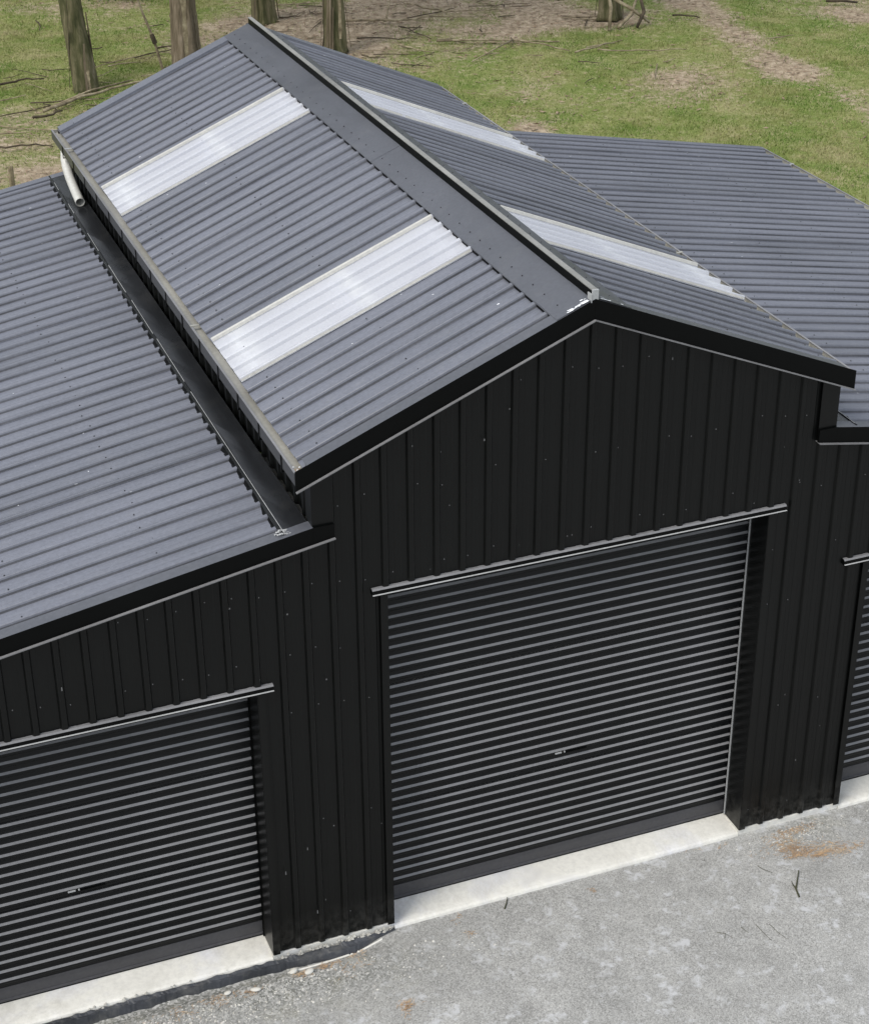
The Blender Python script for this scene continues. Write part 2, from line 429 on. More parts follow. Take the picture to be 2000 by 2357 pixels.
# ------------------------------------------------------------------ ribbed sheets
def rib_prof(h=.022, swage=.003):
    a = [(-.034, 0), (-.029, 0), (-.0235, h*.45), (-.0185, h*.85), (-.013, h), (.013, h), (.0185, h*.85), (.0235, h*.45), (.029, 0), (.034, 0)]
    pan = [(.068, 0), (.076, swage), (.114, swage), (.122, 0)]
    return a, pan
def prof_points(u0, u1, phase, h=.0265, swage=.003):
    """list of (u, height) from u0 to u1 for ribs centred on phase + k*P"""
    a, pan = rib_prof(h, swage); k0 = math.floor((u0-phase)/P)-1; pts = []
    k = k0
    while phase+k*P < u1+P:
        c = phase+k*P
        pts += [(c+u, z) for u, z in a]+[(c+u, z) for u, z in pan]; k += 1
    us = np.array([p[0] for p in pts]); zs = np.array([p[1] for p in pts])
    inner = [(u, z) for u, z in pts if u0+1e-6 < u < u1-1e-6]
    return [(u0, float(np.interp(u0, us, zs)))]+inner+[(u1, float(np.interp(u1, us, zs)))]

def roof_sheet(sign, x_in, x_out, zfun, slope, y0, y1, phase, mat, lift=0, name='roof_sheet', parent=barn, lap=.035, rib_shade=True):
    """one long sheet: ribs run down the slope, profile along y"""
    pp = prof_points(y0, y1, phase)
    nrm = Vector((sign*slope, 0, 1)).normalized()
    mb = MB(); ns = 5
    wv = [rng.normal()*.0006 for _ in range(ns+1)]
    rows = []
    for i in range(ns+1):
        x = x_in+(x_out-x_in)*i/ns
        base = Vector((sign*x, 0, zfun(x)-.0285))
        rows.append(
                    [base+Vector((0, y, 0))+nrm*(h+lift+wv[i]+(0.004 if (lap and y < y0+lap+.008) else 0)) for y, h in pp]
                    )
        if lap: rows[-1].insert(0, rows[-1][0]-nrm*.0065+Vector((0, .0006, 0)))
    if lap: pp = [(pp[0][0], 0)]+pp
    n = len(pp)
    vs = [p for r in rows for p in r]
    fs = [(i*n+j, i*n+j+1, (i+1)*n+j+1, (i+1)*n+j) for i in range(ns) for j in range(n-1)]
    if sign < 0: fs = [f[::-1] for f in fs]
    mb.add(vs, fs)
    if rib_shade and mat in (M_ROOF, M_ROOF2):
        # painted shade: a darker colour along the foot of every rib
        seg = []
        for j in range(n-1):
            u = ((pp[j][0]+pp[j+1][0])/2-phase+P/2) % P-P/2
            seg.append(1 if .0258 < abs(u) < .0335 else 0)
        mb.mi = seg*ns
    return mb.build(name, [mat, M_RIBSHADE], parent)

zmain = lambda x: ZR-SL*x
zlean = lambda x: ZT-ML*(x-A)
b0 = 1.47
mods = [b0-.76*2, b0-.76] + [b0+.76*k for k in range(0, 10)]
mods = sorted(mods)
for sgn in (-1, 1):
    for k, y in enumerate(mods):
        y0, y1 = max(y-.036, OV+.004), min(y+.76+.004, L-.004)
        if y1-y0 < .05: continue
        sky_ = abs(y-b0) < .01 or abs(y-(b0+3.8)) < .01
        if sky_:
            o = roof_sheet(sgn, .252, RE-.075, zmain, SL, y0, y1, b0, M_SKY, .0072, 'translucent_sheet')
            o['label'] = 'milky white translucent roof sheet'
        else:
            roof_sheet(sgn, .10, RE-.07, zmain, SL, y0, y1, b0, M_ROOF if k % 3 else M_ROOF2, .0 if k % 2 else .0012)
    if True:   # beige edge bands of the translucent sheets (coated lap edges)
        for yb in (b0, b0+3.8):
            for ye, wd in ((yb-.034, .012), (yb+.732, .028)):
                roof_sheet(sgn, .275, RE-.078, zmain, SL, ye, ye+wd, b0, M_SKYEDGE, .0128, 'lap_strip', lap=0)
    for k, y in enumerate(mods):
        y0, y1 = max(y-.036, OV+.004), min(y+.76+.004, L-.004)
        if y1-y0 < .05: continue
        roof_sheet(sgn, A+.10, XO+.03, zlean, ML, y0, y1, b0, M_ROOF if (k+1) % 3 else M_ROOF2, .0 if k % 2 else .0012)

# purlins under the roof, seen through the translucent sheets
for sgn in (-1, 1):
    for x in (.35, 1.12, 1.90):
        mb = MB(); z = zmain(x)-.045
        nrm = Vector((sgn*SL, 0, 1)).normalized()
        mb.box((sgn*x-.03, .1, z-.14), (sgn*x+.03, L-.1, z-.012))
        mb.build('purlin', M_TIMBER, barn)

# ridge cap wings with turned-down notched edge
for sgn in (-1, 1):
    mb = MB(); nrm = Vector((sgn*SL, 0, 1)).normalized(); dn = Vector((sgn, 0, -SL)).normalized()
    top = Vector((sgn*.0, 0, ZR-.024))+nrm*.033
    wd = .285
    # the two joined lengths of capping
    cuts = [OV+.002, .33, 3.6, L-.004]
    for (ya, yb), lf in zip(zip(cuts[:-1], cuts[1:]), (.002, 0, .0015)):
        n = 14
        for i in range(n):
            y0 = ya+(yb-ya)*i/n; y1 = ya+(yb-ya)*(i+1)/n
            vs = []
            for yy in (y0, y1):
                for q, s in enumerate((0, .1, .2, wd)):
                    wob = 0 if q == 0 else .0025*math.sin(yy*3.1+q*1.7)*math.sin(yy*1.3+q)
                    vs.append(top+dn*s+nrm*(lf+wob)+Vector((0, yy, 0)))
            mb.add(vs, [(0, 1, 5, 4), (1, 2, 6, 5), (2, 3, 7, 6)])
    # edge lip and pan tabs
    e = top+dn*wd
    mb.extrude([(0, 0, 0), tuple(dn*.006-nrm*.004), tuple(-nrm*.007)], e+Vector((0, OV+.002, 0)), e+Vector((0, L-.004, 0)))
    mb.build('ridge_cap', M_FLASH, barn)
    mb = MB(); y = b0-P*10
    while y < L:
        a0, a1 = y+.036, y+P-.036
        if a0 > OV+.02 and a1 < L-.02:
            t = e-dn*.004
            j = .004*rng.normal()
            mb.add([t+Vector((0, a0-.016, 0))-nrm*.004, t+Vector((0, a1+.016, 0))-nrm*.004, t+dn*.014-nrm*(.028+j)+Vector((0, a1, 0)), t+dn*.014-nrm*(.028+j)+Vector((0, a0, 0))], [(0, 1, 2, 3)])
        y += P
    mb.build('cap_edge_tabs', M_TRIM, barn)

# vent box that runs along the ridge
mb = MB()
z0 = ZR+.006
mb.box((-.020, OV+.03, z0-.03), (.014, L-.03, z0+.060), 0)
mb.box((-.0225, OV+.01, z0+.060), (.020, L-.02, z0+.066), 1)
mb.box((.0145, OV+.012, z0-.02), (.020, L-.022, z0+.0598), 1)
mb.build('ridge_vent', [M_TRIM, M_VENT], barn)
mb = MB(); mb.box((-.0235, OV-.004, z0-.014), (.022, OV+.009, z0+.0675)); mb.box((-.034, OV-.0065, z0-.02), (-.026, OV+.05, z0+.04))
o = mb.build('vent_end_cap', M_GALVB, barn)
# pale sealant smears near the front end of the ridge
mb = MB()
for i in range(46):
    sgn = -1 if i < 32 else 1
    nrm = Vector((sgn*SL, 0, 1)).normalized(); dn = Vector((sgn, 0, -SL)).normalized()
    s = .035+abs(rng.normal())*.085; yy = OV+.008+abs(rng.normal())*.013+(.04 if rng.random() < .15 else 0)
    c = Vector((0, yy, ZR-.024))+nrm*.0385+dn*s
    r1, r2 = .006+.016*rng.random(), .003+.006*rng.random(); a = rng.random()*.8
    pts = [c+dn*(math.cos(t)*r1)+Vector((0, math.sin(t)*r2+math.cos(t)*r1*a*.3, 0))+nrm*.0004*i/10 for t in np.linspace(0, 5.4, 7)]
    mb.add(pts, [tuple(range(7)) if sgn > 0 else tuple(range(7))])
tag(mb.build('sealant_smears', M_SEAL, barn), kind='stuff')

# ------------------------------------------------------------------ barge flashings
def barge(x0, z0, x1, z1, y, dep, rear=False, cap=.10, lip=True, trim=.0):
    """front face + top flange over the sheets + bright folded lip at the bottom"""
    mb = MB(); s = -1 if not rear else 1
    t = .003
    def P3(x, z, yy, dz): return (x, yy, z+dz)
    up_ = .0085
    # front face (thin box following the slope)
    for (ya, yb, za, zb, mi) in ((y, y+s*.0, 0, 0, 0),):
        pass
    ya, yb = (y-.006, y) if not rear else (y, y+.006)
    q = [(0, ya, -dep), (0, yb, -dep), (0, yb, up_), (0, ya, up_)]
    mb.extrude(q, (x0, 0, z0), (x1, 0, z1), 0)
    # top flange
    if not rear: q = [(0, ya+.001, up_), (0, y+cap, up_), (0, y+cap, up_-.003), (0, yb, up_-.003)]; q = [(a, b_, c+.0012) for a, b_, c in q]
    else: q = [(0, yb-.001, up_+.0012), (0, y-cap, up_+.0012), (0, y-cap-.004, -.025), (0, ya, -.025)]
    f_ = 1-trim/abs(x1-x0)
    mb.extrude(q, (x0, 0, z0), (x0+(x1-x0)*f_, 0, z0+(z1-z0)*f_), 1)
    if lip and not rear:
        q = [(0, ya-.022, -dep-.006), (0, ya-.023, -dep+.0005), (0, yb, -dep+.001), (0, yb, -dep-.004)]
        mb.extrude(q, (x0, 0, z0), (x1, 0, z1), 2)
    return mb.build('barge_flashing', [M_TRIM, M_ROOF2 if rear else M_FLASH, M_LIP], barn)
for sgn in (-1, 1):
    barge(sgn*.0005, ZR, sgn*RE, ZE, OV, D, trim=.082)
    barge(sgn*.0005, ZR, sgn*(RE-.06), ZE+SL*.06, L, D, True, .15)
    xi = A-.145
    mbx = barge(sgn*A, ZT, sgn*(XO+.05), zlean(XO+.05), OV, .118)
    barge(sgn*A, ZT, sgn*(XO+.05), zlean(XO+.05), L, .12, True)
    # level returns of the lean-to barge across the corner flashing
    mb = MB()
    z = ZT+ML*0
    a, b_ = sorted((sgn*(A-.150), sgn*(A-.0005)))
    k = -sgn*ML
    zi = ZT+ML*.15
    vs = [(sgn*(A-.150), OV-.0062, zi-.118), (sgn*(A-.0005), OV-.0062, ZT-.118), (sgn*(A-.0005), OV-.0062, ZT+.008), (sgn*(A-.150), OV-.0062, zi-.10)]
    mb.extrude([(0, OV-.028, -.124), (0, OV-.029, -.1175), (0, -.003, -.117), (0, -.003, -.122)], (sgn*(A-.150), 0, zi), (sgn*(A-.0005), 0, ZT), 2)
    mb.build('barge_return', [M_TRIM, M_FLASH, M_LIP], barn)

# ------------------------------------------------------------------ gutters
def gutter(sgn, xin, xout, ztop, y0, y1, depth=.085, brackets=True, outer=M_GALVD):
    mb = MB(); t = .004
    s = sgn
    def bx(xa, xb, ya, yb, za, zb, mi): mb.box((min(s*xa, s*xb), ya, za), (max(s*xa, s*xb), yb, zb), mi)
    bx(xin, xout-t, y0, y1, ztop-.040, ztop-.036, 1)            # visible inner floor, silted
    bx(xin, xout, y0, y1, ztop-depth, ztop-depth+t, 0)
    bx(xout-t, xout, y0, y1, ztop-depth+t, ztop-.004, 0)
    bx(xout-t-.003, xout-t-.0004, y0+.006, y1-.006, ztop-.035, ztop-.0045, 1)
    bx(xout-t-.010, xout+.002, y0, y1, ztop-.004, ztop+.001, 2)     # rolled rim
    bx(xin, xin+t, y0, y1, ztop-depth+t, ztop-.041, 0)
    bx(xin+t, xout-t, y1-t, y1, ztop-.036, ztop-.004, 1); bx(xin+t, xout-t, y0, y0+t, ztop-.036, ztop-.004, 1)
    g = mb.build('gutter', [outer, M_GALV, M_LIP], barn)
    if brackets:
        y = y0+.28; k = 0
        while y < y1-.1:
            mb = MB()
            mb.box((min(s*(xout+.001), s*(xout+.006)), y, ztop-depth-.028), (max(s*(xout+.001), s*(xout+.006)), y+.018, ztop-.002))
            mb.box((min(s*(xin-.03), s*(xout+.006)), y, ztop-depth-.034), (max(s*(xin-.03), s*(xout+.006)), y+.018, ztop-depth-.028))
            mb.build('gutter_bracket', M_TRIM, g); y += .52; k += 1
        for yy in (y0+2.62, y1-.72):
            mb = MB(); mb.box((min(s*(xin+.003), s*(xout+.003)), yy, ztop+.0012), (max(s*(xin+.003), s*(xout+.003)), yy+.024, ztop+.006))
            mb.build('gutter_strap', M_GALVB if yy > 5 else M_GALV, g)
    return g
gutter(-1, RE-.095, RE, ZE-.001, OV+.004, L+.05, .095)
gutter(1, RE-.095, RE, ZE-.006, OV+.004, L+.03)
gutter(1, XO-.02, XO+.085, zlean(XO+.05)-.006, OV+.01, L+.02)
gutter(-1, XO-.02, XO+.085, zlean(XO+.05)-.006, OV+.01, L+.02)
# silt and leaf debris in the front corner of the left gutter
mb = MB()
for i in range(60):
    c = Vector((-RE+.012+.07*rng.random(), OV+.012+abs(rng.normal())*.05, ZE-.028+.026*rng.random()))
    a = rng.random()*6.28; l = .006+.014*rng.random()
    d = Vector((math.cos(a), math.sin(a), rng.normal()*.3))*l; e = Vector((-math.sin(a), math.cos(a), .3))*.004
    mb.add([c-d-e, c+d-e, c+d+e, c-d+e], [(0, 1, 2, 3)], int(rng.random()*2))
tag(mb.build('gutter_debris', [M_DRY, M_SEAL], barn), kind='stuff')

# ------------------------------------------------------------------ apron flashing over the lean-to tops
for sgn in (-1, 1):
    mb = MB(); nrm = Vector((sgn*ML, 0, 1)).normalized(); dn = Vector((sgn, 0, -ML)).normalized()
    top = Vector((sgn*(A+.002), 0, ZT-.024))+nrm*.030; n = 26
    for i in range(n):
        y0 = OV+.03+(L-.04-OV)*i/n; y1 = OV+.03+(L-.04-OV)*(i+1)/n
        vs = []
        for yy in (y0, y1):
            w1 = .0035*math.sin(yy*7.3)+.003*math.sin(yy*2.9+1)
            for s, hh in ((0, .0), (.09, 0), (.172+w1, 0), (.178+w1, .008), (.184+w1, .0085), (.192+w1, .001), (.20+w1, -.006)):
                vs.append(top+dn*s+nrm*(hh+w1*.4*(s > .1))+Vector((0, yy, 0)))
        mb.add(vs, [(j, j+1, 8+j, 7+j) for j in range(6)])
    # upstand against the wall
    x = sgn*(A+.001)
    
    mb.build('apron_flashing', M_APRON, barn)
    mb = MB()
    mb.extrude([(0, 0, 0), tuple(dn*.0035), tuple(dn*.0035+nrm*.002), tuple(nrm*.002)], top+dn*.177+nrm*.009+Vector((0, OV+.05, 0)), top+dn*.181+nrm*.009+Vector((0, 2.4, 0)))
    for a_, b_ in ((2.6, 3.5), (3.62, 4.4), (4.6, 5.3), (5.7, 6.2), (6.8, 7.1), (7.55, 7.8)):
        mb.extrude([(0, 0, 0), tuple(dn*.0035), tuple(dn*.0035+nrm*.002), tuple(nrm*.002)], top+dn*.179+nrm*.009+Vector((0, a_, 0)), top+dn*.175+nrm*.009+Vector((0, b_, 0)))
    mb.build('flashing_hem', M_GALVB, barn)
    mb = MB(); y = b0-P*10
    while y < L:
        a0, a1 = y+.036, y+P-.036
        if a0 > OV+.05 and a1 < L-.02:
            e = top+dn*.199-nrm*.006; j = .005*rng.normal()
            mb.add([e+Vector((0, a0-.016, 0)), e+Vector((0, a1+.016, 0)), e+dn*(.018+j)-nrm*.0225+Vector((0, a1, 0)), e+dn*(.018-j)-nrm*.0225+Vector((0, a0, 0))], [(0, 1, 2, 3)])
            j = rng.random()
            mb.add([e+Vector((0, a0-.022, -.001)), e+Vector((0, a0+.022*j, 0)), e+dn*(.03)-nrm*.001+Vector((0, a0+.004, 0)), e+dn*(.028)-nrm*.001+Vector((0, a0-.03, 0))], [(0, 1, 2, 3)])
        y += P
    mb.build('flashing_edge_tabs', M_TRIM, barn)
# sealant blob at the front end of the left apron
mb = MB()
for i in range(26):
    c = Vector((-A-.185+rng.normal()*.022, OV+.03+abs(rng.normal())*.045, ZT-.03+.016*rng.random()))
    r_ = .004+.009*rng.random()
    pts = [c+Vector((math.cos(t)*r_*1.6, math.sin(t)*r_, .004*math.sin(t*3))) for t in np.linspace(0, 5.4, 7)]
    mb.add(pts, [tuple(range(7))], 0)
tag(mb.build('sealant_blob', M_GALVB, barn), kind='stuff')

# ------------------------------------------------------------------ front and side walls
PH = -1.125
def ztop(x): return (zmain(abs(x)) if abs(x) < A else zlean(abs(x)))-.035
def wall_panel(x0, x1, zb, name='wall_sheet', flat=False, y=0.0, out=-1):
    if flat: pp = [(x0, 0), (x1, 0)]
    else:
        pp = prof_points(x0, x1, PH, .021, .0025)
    if x0 < 0 < x1: pp = sorted(pp+[(0.0, float(np.interp(0, [p[0] for p in pp], [p[1] for p in pp])))])
    mb = MB(); vs = []
    for x, h in pp:
        xe = min(max(x, x0+1e-4), x1-1e-4)
        vs += [(x, y+out*h, zb), (x, y+out*h, ztop(xe))]
    fs = [(2*i, 2*i+2, 2*i+3, 2*i+1) for i in range(len(pp)-1)]
    if out > 0: fs = [f[::-1] for f in fs]
    mb.add(vs, fs)
    return mb.build(name, M_WALL, barn)
brk = {-XO, -LQ-LW, -LQ, -A, DW0, DW1, A, LQ, LQ+LW, XO, }
x = PH-.76*8
while x < XO:
    if x > -XO+.1 and min(abs(x-q) for q in brk) > .12: brk.add(x+.05)
    x += .76
brk = sorted(brk)
for x0, x1 in zip(brk[:-1], brk[1:]):
    c = (x0+x1)/2
    zb = ZL1+.004 if DW0 < c < DW1 else (ZL2+.004 if LQ < abs(c) < LQ+LW else .002)
    wall_panel(x0, x1, zb)
for x0, x1 in zip(brk[:-1], brk[1:]):
    wall_panel(x0, x1, .002, y=L-.02, out=1)
# side walls of the raised bay (ribs seen under the gutter) and of the lean-tos
def side_wall(sgn, xx, z0, z1):
    y = .0
    while y < L-.03:
        y1 = min(y+.76, L-.02)
        pp = prof_points(y, y1, b0+.06, .022, .002); mb = MB(); vs = []
        for yy, h in pp: vs += [(sgn*(xx+h), yy, z0), (sgn*(xx+h), yy, z1)]
        mb.add(vs, [(2*i, 2*i+2, 2*i+3, 2*i+1) for i in range(len(pp)-1)])
        mb.build('wall_sheet', M_WALL, barn); y = y1
for sgn in (-1, 1):
    side_wall(sgn, A-.030, ZT-.02, ZE-.03)
    side_wall(sgn, XO-.03, .002, zlean(XO)-.04)
# corner flashings of the raised bay
for sgn in (-1, 1):
    mb = MB()
    x0, x1 = sorted((sgn*(A-.150), sgn*(A+.001)))
    zb = ZT-.09; zt_ = zmain(A)-.05
    vs = [(x0, -.027, ZT-.12+(ML*.15 if sgn > 0 else 0)), (x1, -.027, ZT-.12+(ML*.15 if sgn < 0 else 0)), (x1, -.027, zmain(abs(x1))-.03), (x0, -.027, zmain(abs(x0))-.03)]
    vs[0] = (x0, -.027, ZT-.1); vs[1] = (x1, -.027, ZT-.1)
    back = [(a, -.0225, c) for a, b_, c in vs]
    mb.add(vs+back, [(0, 1, 2, 3), (7, 6, 5, 4), (0, 3, 7, 4), (1, 5, 6, 2), (0, 4, 5, 1)])
    # return along the side wall
    xs = sgn*(A+.0015)
    mb.box((min(xs, xs-sgn*.004), -.0265, ZT+.0), (max(xs, xs-sgn*.004), .10, zt_))
    mb.build('corner_flashing', M_WALL, barn)
    # barge piece that crosses the corner
    mb = MB()
    zi = ZT+ML*.15
    xa, xb = sgn*(A-.150), sgn*(A-.0008)
    vs = [(xa, OV-.006, zi-.118), (xb, OV-.006, ZT-.118), (xb, OV-.006, ZT+.0087), (xa, OV-.006, ZT+.0087)]
    if sgn > 0: vs = [vs[1], vs[0], vs[3], vs[2]]
    back = [(a, OV+.010, c) for a, b_, c in vs]
    mb.add(vs+back, [(0, 1, 2, 3), (7, 6, 5, 4), (0, 3, 7, 4), (1, 5, 6, 2), (0, 4, 5, 1), (3, 2, 6, 7)])
    mb.build('barge_return', M_TRIM, barn)

# ------------------------------------------------------------------ lintel flashings
def lintel(x0, x1, z):
    mb = MB()
    # sloped shelf on the wall, drip face, and bright lower lip
    q = [(0, .010, -.030), (0, .010, .020), (0, -.022, .018), (0, -.034, .008), (0, -.034, -.022), (0, -.045, -.025), (0, -.045, -.031)]
    mis = [0, 2, 2, 0, 1, 0, 0]  # up-facing segments carry the sky's brightness in their colour
    mb.extrude(q, (x0, 0, z), (x1, 0, z), 0, True, mis)
    o = mb.build('lintel_flashing', [M_TRIM, M_GALVB, M_LIP], barn)
    return o
lintel(-1.612, 1.660, ZL1)
lintel(-LQ-LW-.12, -LQ+.118, ZL2)
lintel(LQ-.235, LQ+LW+.15, ZL2-.005)

# ------------------------------------------------------------------ roller doors
SP = .0855
def slat_mesh(x0, x1):
    # profile in (y, z) over one pitch; proud face towards -y, ledge on top carries painted sky sheen
    pr = [(0, 0), (0, .028), (-.003, .033), (-.012, .040), (-.016, .045), (-.0165, .052), (-.016, .060), (-.0155, .0645), (-.009, .072), (-.0025, .0795), (0, .0885)]
    pr = [(y, z*SP/.0885) for y, z in pr]
    mb = MB(); vs = []
    n = len(pr)
    for x in (x0, x1): vs += [(x, y, z) for y, z in pr]
    for i in range(n-1):
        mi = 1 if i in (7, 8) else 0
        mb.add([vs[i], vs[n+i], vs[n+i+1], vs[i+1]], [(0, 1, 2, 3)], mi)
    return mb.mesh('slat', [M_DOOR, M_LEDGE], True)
def roller_door(x0, x1, zt, label, lx=0, lk=10):
    d = bpy.data.objects.new('roller_door', None); COL.objects.link(d); d.parent = barn
    d.location = ((x0+x1)/2, DY, 0); d['label'] = label
    hw = (x1-x0)/2-.004
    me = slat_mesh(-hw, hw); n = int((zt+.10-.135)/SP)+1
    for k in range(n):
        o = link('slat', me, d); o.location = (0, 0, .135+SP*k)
        if k in (int(n*.25), int(n*.60)): o.location.y = -.0035      # curtain joints stand a little proud
    mb = MB()
    mb.extrude([(0, .006, .012), (0, .006, .134), (0, -.004, .134), (0, -.008, .10), (0, -.008, .03), (0, -.016, .026), (0, -.016, .012)], (-hw, 0, 0), (hw, 0, 0))
    mb.build('bottom_rail', M_RAIL, d)
    mb = MB(); mb.box((-hw, -.014, .0005), (hw, .006, .0115)); mb.build('weather_seal', M_TRIM, d)
    # guides at both sides
    for s in (-1, 1):
        mb = MB(); xa = s*(hw+.0035); 
        mb.box((min(xa, xa-s*.010), -.034, .002), (max(xa, xa-s*.010), -.026, zt+.02))
        mb.build('door_guide', M_GALVB if (s > 0 and x0 > -2) else M_TRIM, d)
    # centre lock: small bright handle bar and a plate
    mb = MB(); lz = .135+SP*lk+.052
    mb.box((lx-.28, -.028, lz-.012), (lx-.10, -.0175, lz-.004), 1)
    mb.box((lx-.37, -.026, lz-.006), (lx-.315, -.0175, lz+.004), 0); mb.box((lx-.295, -.026, lz-.006), (lx-.285, -.0175, lz+.006), 0)
    mb.build('lock_handle', [M_GALVB, M_TRIM], d)
    return d
roller_door(DW0, DW1, ZL1, 'large middle roller door', .30, 10)
dl = roller_door(-LQ-LW, -LQ, ZL2, 'left roller door under the lean-to', .33, 8)
roller_door(LQ, LQ+LW, ZL2, 'right roller door, mostly out of frame')
# reveals (sides and head) of the openings
for x0, x1, zt in ((DW0, DW1, ZL1), (-LQ-LW, -LQ, ZL2), (LQ, LQ+LW, ZL2)):
    for s, xx in ((-1, x0), (1, x1)):
        mb = MB(); a, b_ = sorted((xx, xx+s*.004))
        if s > 0: a, b_ = xx, xx+.004
        else: a, b_ = xx-.004, xx
        mb.box((a, -.024, .0), (b_, DY+.03, zt-.002))
        # front leg of the jamb flashing
        a, b_ = sorted((xx+s*.0042, xx+s*.055))
        mb.box((a, -.0265, .0), (b_, -.0225, zt-.032))
        mb.build('jamb_flashing', M_WALL, barn)
    mb = MB(); mb.box((x0, .0, zt-.03), (x1, .011, zt-.001)); mb.box((x0-.2, DY+.03, zt+.0), (x1+.2, DY+.32, zt+.3)); mb.build('door_header', M_TRIM, barn)

# ------------------------------------------------------------------ downpipe stub lying on the apron
pts = [(-2.085, 7.66, 3.93), (-2.10, 7.62, 3.86), (-2.105, 7.55, 3.79), (-2.11, 7.40, 3.735), (-2.112, 7.2, 3.685), (-2.115, 6.93, 3.633)]
mb = MB()
mb.tube(pts, .046, 18, 0, False)
inner = [Vector(p) for p in pts[-2:]]
k = len(mb.v)
mb.tube([inner[1], inner[0]], [.041, .041], 18, 0, False)
e = Vector(pts[-1]); d = (Vector(pts[-1])-Vector(pts[-2])).normalized()
a = d.cross(Vector((0, 0, 1))).normalized(); b_ = d.cross(a)
ro = [e+a*math.cos(t)*.046+b_*math.sin(t)*.046 for t in np.linspace(0, 2*math.pi, 18, endpoint=False)]
ri = [e+a*math.cos(t)*.041+b_*math.sin(t)*.041 for t in np.linspace(0, 2*math.pi, 18, endpoint=False)]
mb.add(ro+ri, [(i, (i+1) % 18, 18+(i+1) % 18, 18+i) for i in range(18)])
mb.build('downpipe', [M_WHITEPIPE, M_GALVD], barn, True)

# ------------------------------------------------------------------ screws
mb = MB()
def screw(c, n, r=.0065, h=.005, mi=0):
    c = Vector(c); n = Vector(n).normalized(); a = n.cross(Vector((0, 1, .2))).normalized(); b_ = n.cross(a)
    base = [c+a*math.cos(t)*r+b_*math.sin(t)*r for t in np.linspace(0, 2*math.pi, 6, endpoint=False)]
    top = [p+n*h-(p-c)*.35 for p in base]
    mb.add(base+top, [(i, (i+1) % 6, 6+(i+1) % 6, 6+i) for i in range(6)]+[tuple(range(6, 12))], mi)
k0 = int((OV-b0)/P)
for sgn in (-1, 1):
    n = (sgn*SL, 0, 1); nn = Vector(n).normalized(); n2 = Vector((sgn*ML, 0, 1)).normalized()
    y = b0+P*k0
    while y < L-.06:
        if y > .05:
            for x in (1.12, 1.90):
                if rng.random() < .93: screw(Vector((sgn*(x+rng.normal()*.008), y+rng.normal()*.004, zmain(x)-.024))+nn*.024, nn)
            screw(Vector((sgn*.185, y+rng.normal()*.01, zmain(.185)-.024))+nn*.034, nn)
            for x in (3.0, 3.95, 4.9, 5.85):
                if rng.random() < .9: screw(Vector((sgn*(x+rng.normal()*.01), y+rng.normal()*.005, zlean(x)-.024))+n2*.024, n2)
        y += P
# wall screws on the pans
x = PH+P/2-P*27
while x < 6:
    ht = ztop(x)
    for z in (.18, 1.15, 2.15, 2.62, 3.13, 3.75, 4.4):
        inopen = (DW0 < x < DW1 and z < ZL1) or (LQ < abs(x) < LQ+LW and z < ZL2)
        if z < ht-.2 and not inopen and rng.random() < .62:
            screw((x-.045+rng.normal()*.006, -.001, z+.02*rng.normal()), (0, -1, 0), .0055, .004, 1)
    x += P
tag(mb.build('screws', [M_SCREW, M_SCREWL], barn), kind='stuff')

# small pale flecks (bird lime, leaves) caught on the roofs
mb = MB()
for i in range(90):
    sgn = -1 if rng.random() < .5 else 1
    lean = rng.random() < .7
    x = (2.3+3.6*rng.random()) if lean else (.35+1.6*rng.random()); y = .05+7.8*rng.random()
    sl, zf = (ML, zlean) if lean else (SL, zmain)
    nn = Vector((sgn*sl, 0, 1)).normalized(); c = Vector((sgn*x, y, zf(x)-.024))+nn*(.0275)
    r1, r2 = .004+.010*rng.random()**2, .003+.004*rng.random(); a = rng.random()*3
    pts = [c+Vector((math.cos(t+a)*r1, math.sin(t)*r2, -sgn*sl*math.cos(t+a)*r1)) for t in np.linspace(0, 5.2, 6)]
    mb.add(pts, [tuple(range(6))])
tag(mb.build('pale_flecks', M_SEAL, barn), kind='stuff')
# paint chips and insect marks on walls and doors
mb = MB()
for i in range(70):
    x = -4.5+6.8*rng.random(); z = .1+4.4*rng.random()**1.2
    if z > ztop(x)-.15: continue
    if (DW0 < x < DW1 and z < ZL1+.05) or (LQ < abs(x) < LQ+LW and z < ZL2+.05): continue
    w_ = .002+.004*rng.random(); h_ = w_*(1+3*rng.random()**3)
    mb.add([(x-w_, -.0275, z-h_), (x+w_, -.0275, z-h_), (x+w_*.7, -.0275, z+h_), (x-w_*.7, -.0275, z+h_)], [(0, 1, 2, 3)])
tag(mb.build('wall_marks', M_SCREWL, barn), kind='stuff')

# ------------------------------------------------------------------ slab edge, membrane, gravel, stones
mb = MB(); n = 220
xs = np.linspace(-5.3, -1.50, n)
va = []
for i, x in enumerate(xs):
    t = float(vnoise(np.array([x]), np.array([0.]), .09, 3)[0]); t2 = float(vnoise(np.array([x]), np.array([5.]), .05, 4)[0])
    fade = min(1, (-1.50-x)/.35)
    y0 = -.034-.006*t2; t3 = rng.random(); w_ = (.028+.028*t+.006*t3)*fade+.006
    if x > -2.5: w_ += .035*math.sin((x+2.5)/1.0*math.pi)*fade
    gz = float(yardz(np.array([x]), np.array([y0-w_]))[0])
    va += [(x, y0, -.028-.026*t2*fade), (x, y0-w_*.4, -.047-.012*t+.004*t3), (x, y0-w_*.75, -.058+.016*t2-.003*t3), (x, y0-w_, gz+.002+.006*t3)]
mb.add(va, [(4*i+j, 4*i+j+1, 4*i+5+j, 4*i+4+j) for i in range(n-1) for j in range(3)])
o = mb.build('plastic_membrane', M_MEMB, None)
tag(o, 'crumpled black plastic membrane sticking out along the slab edge left of the middle door', 'plastic sheet')

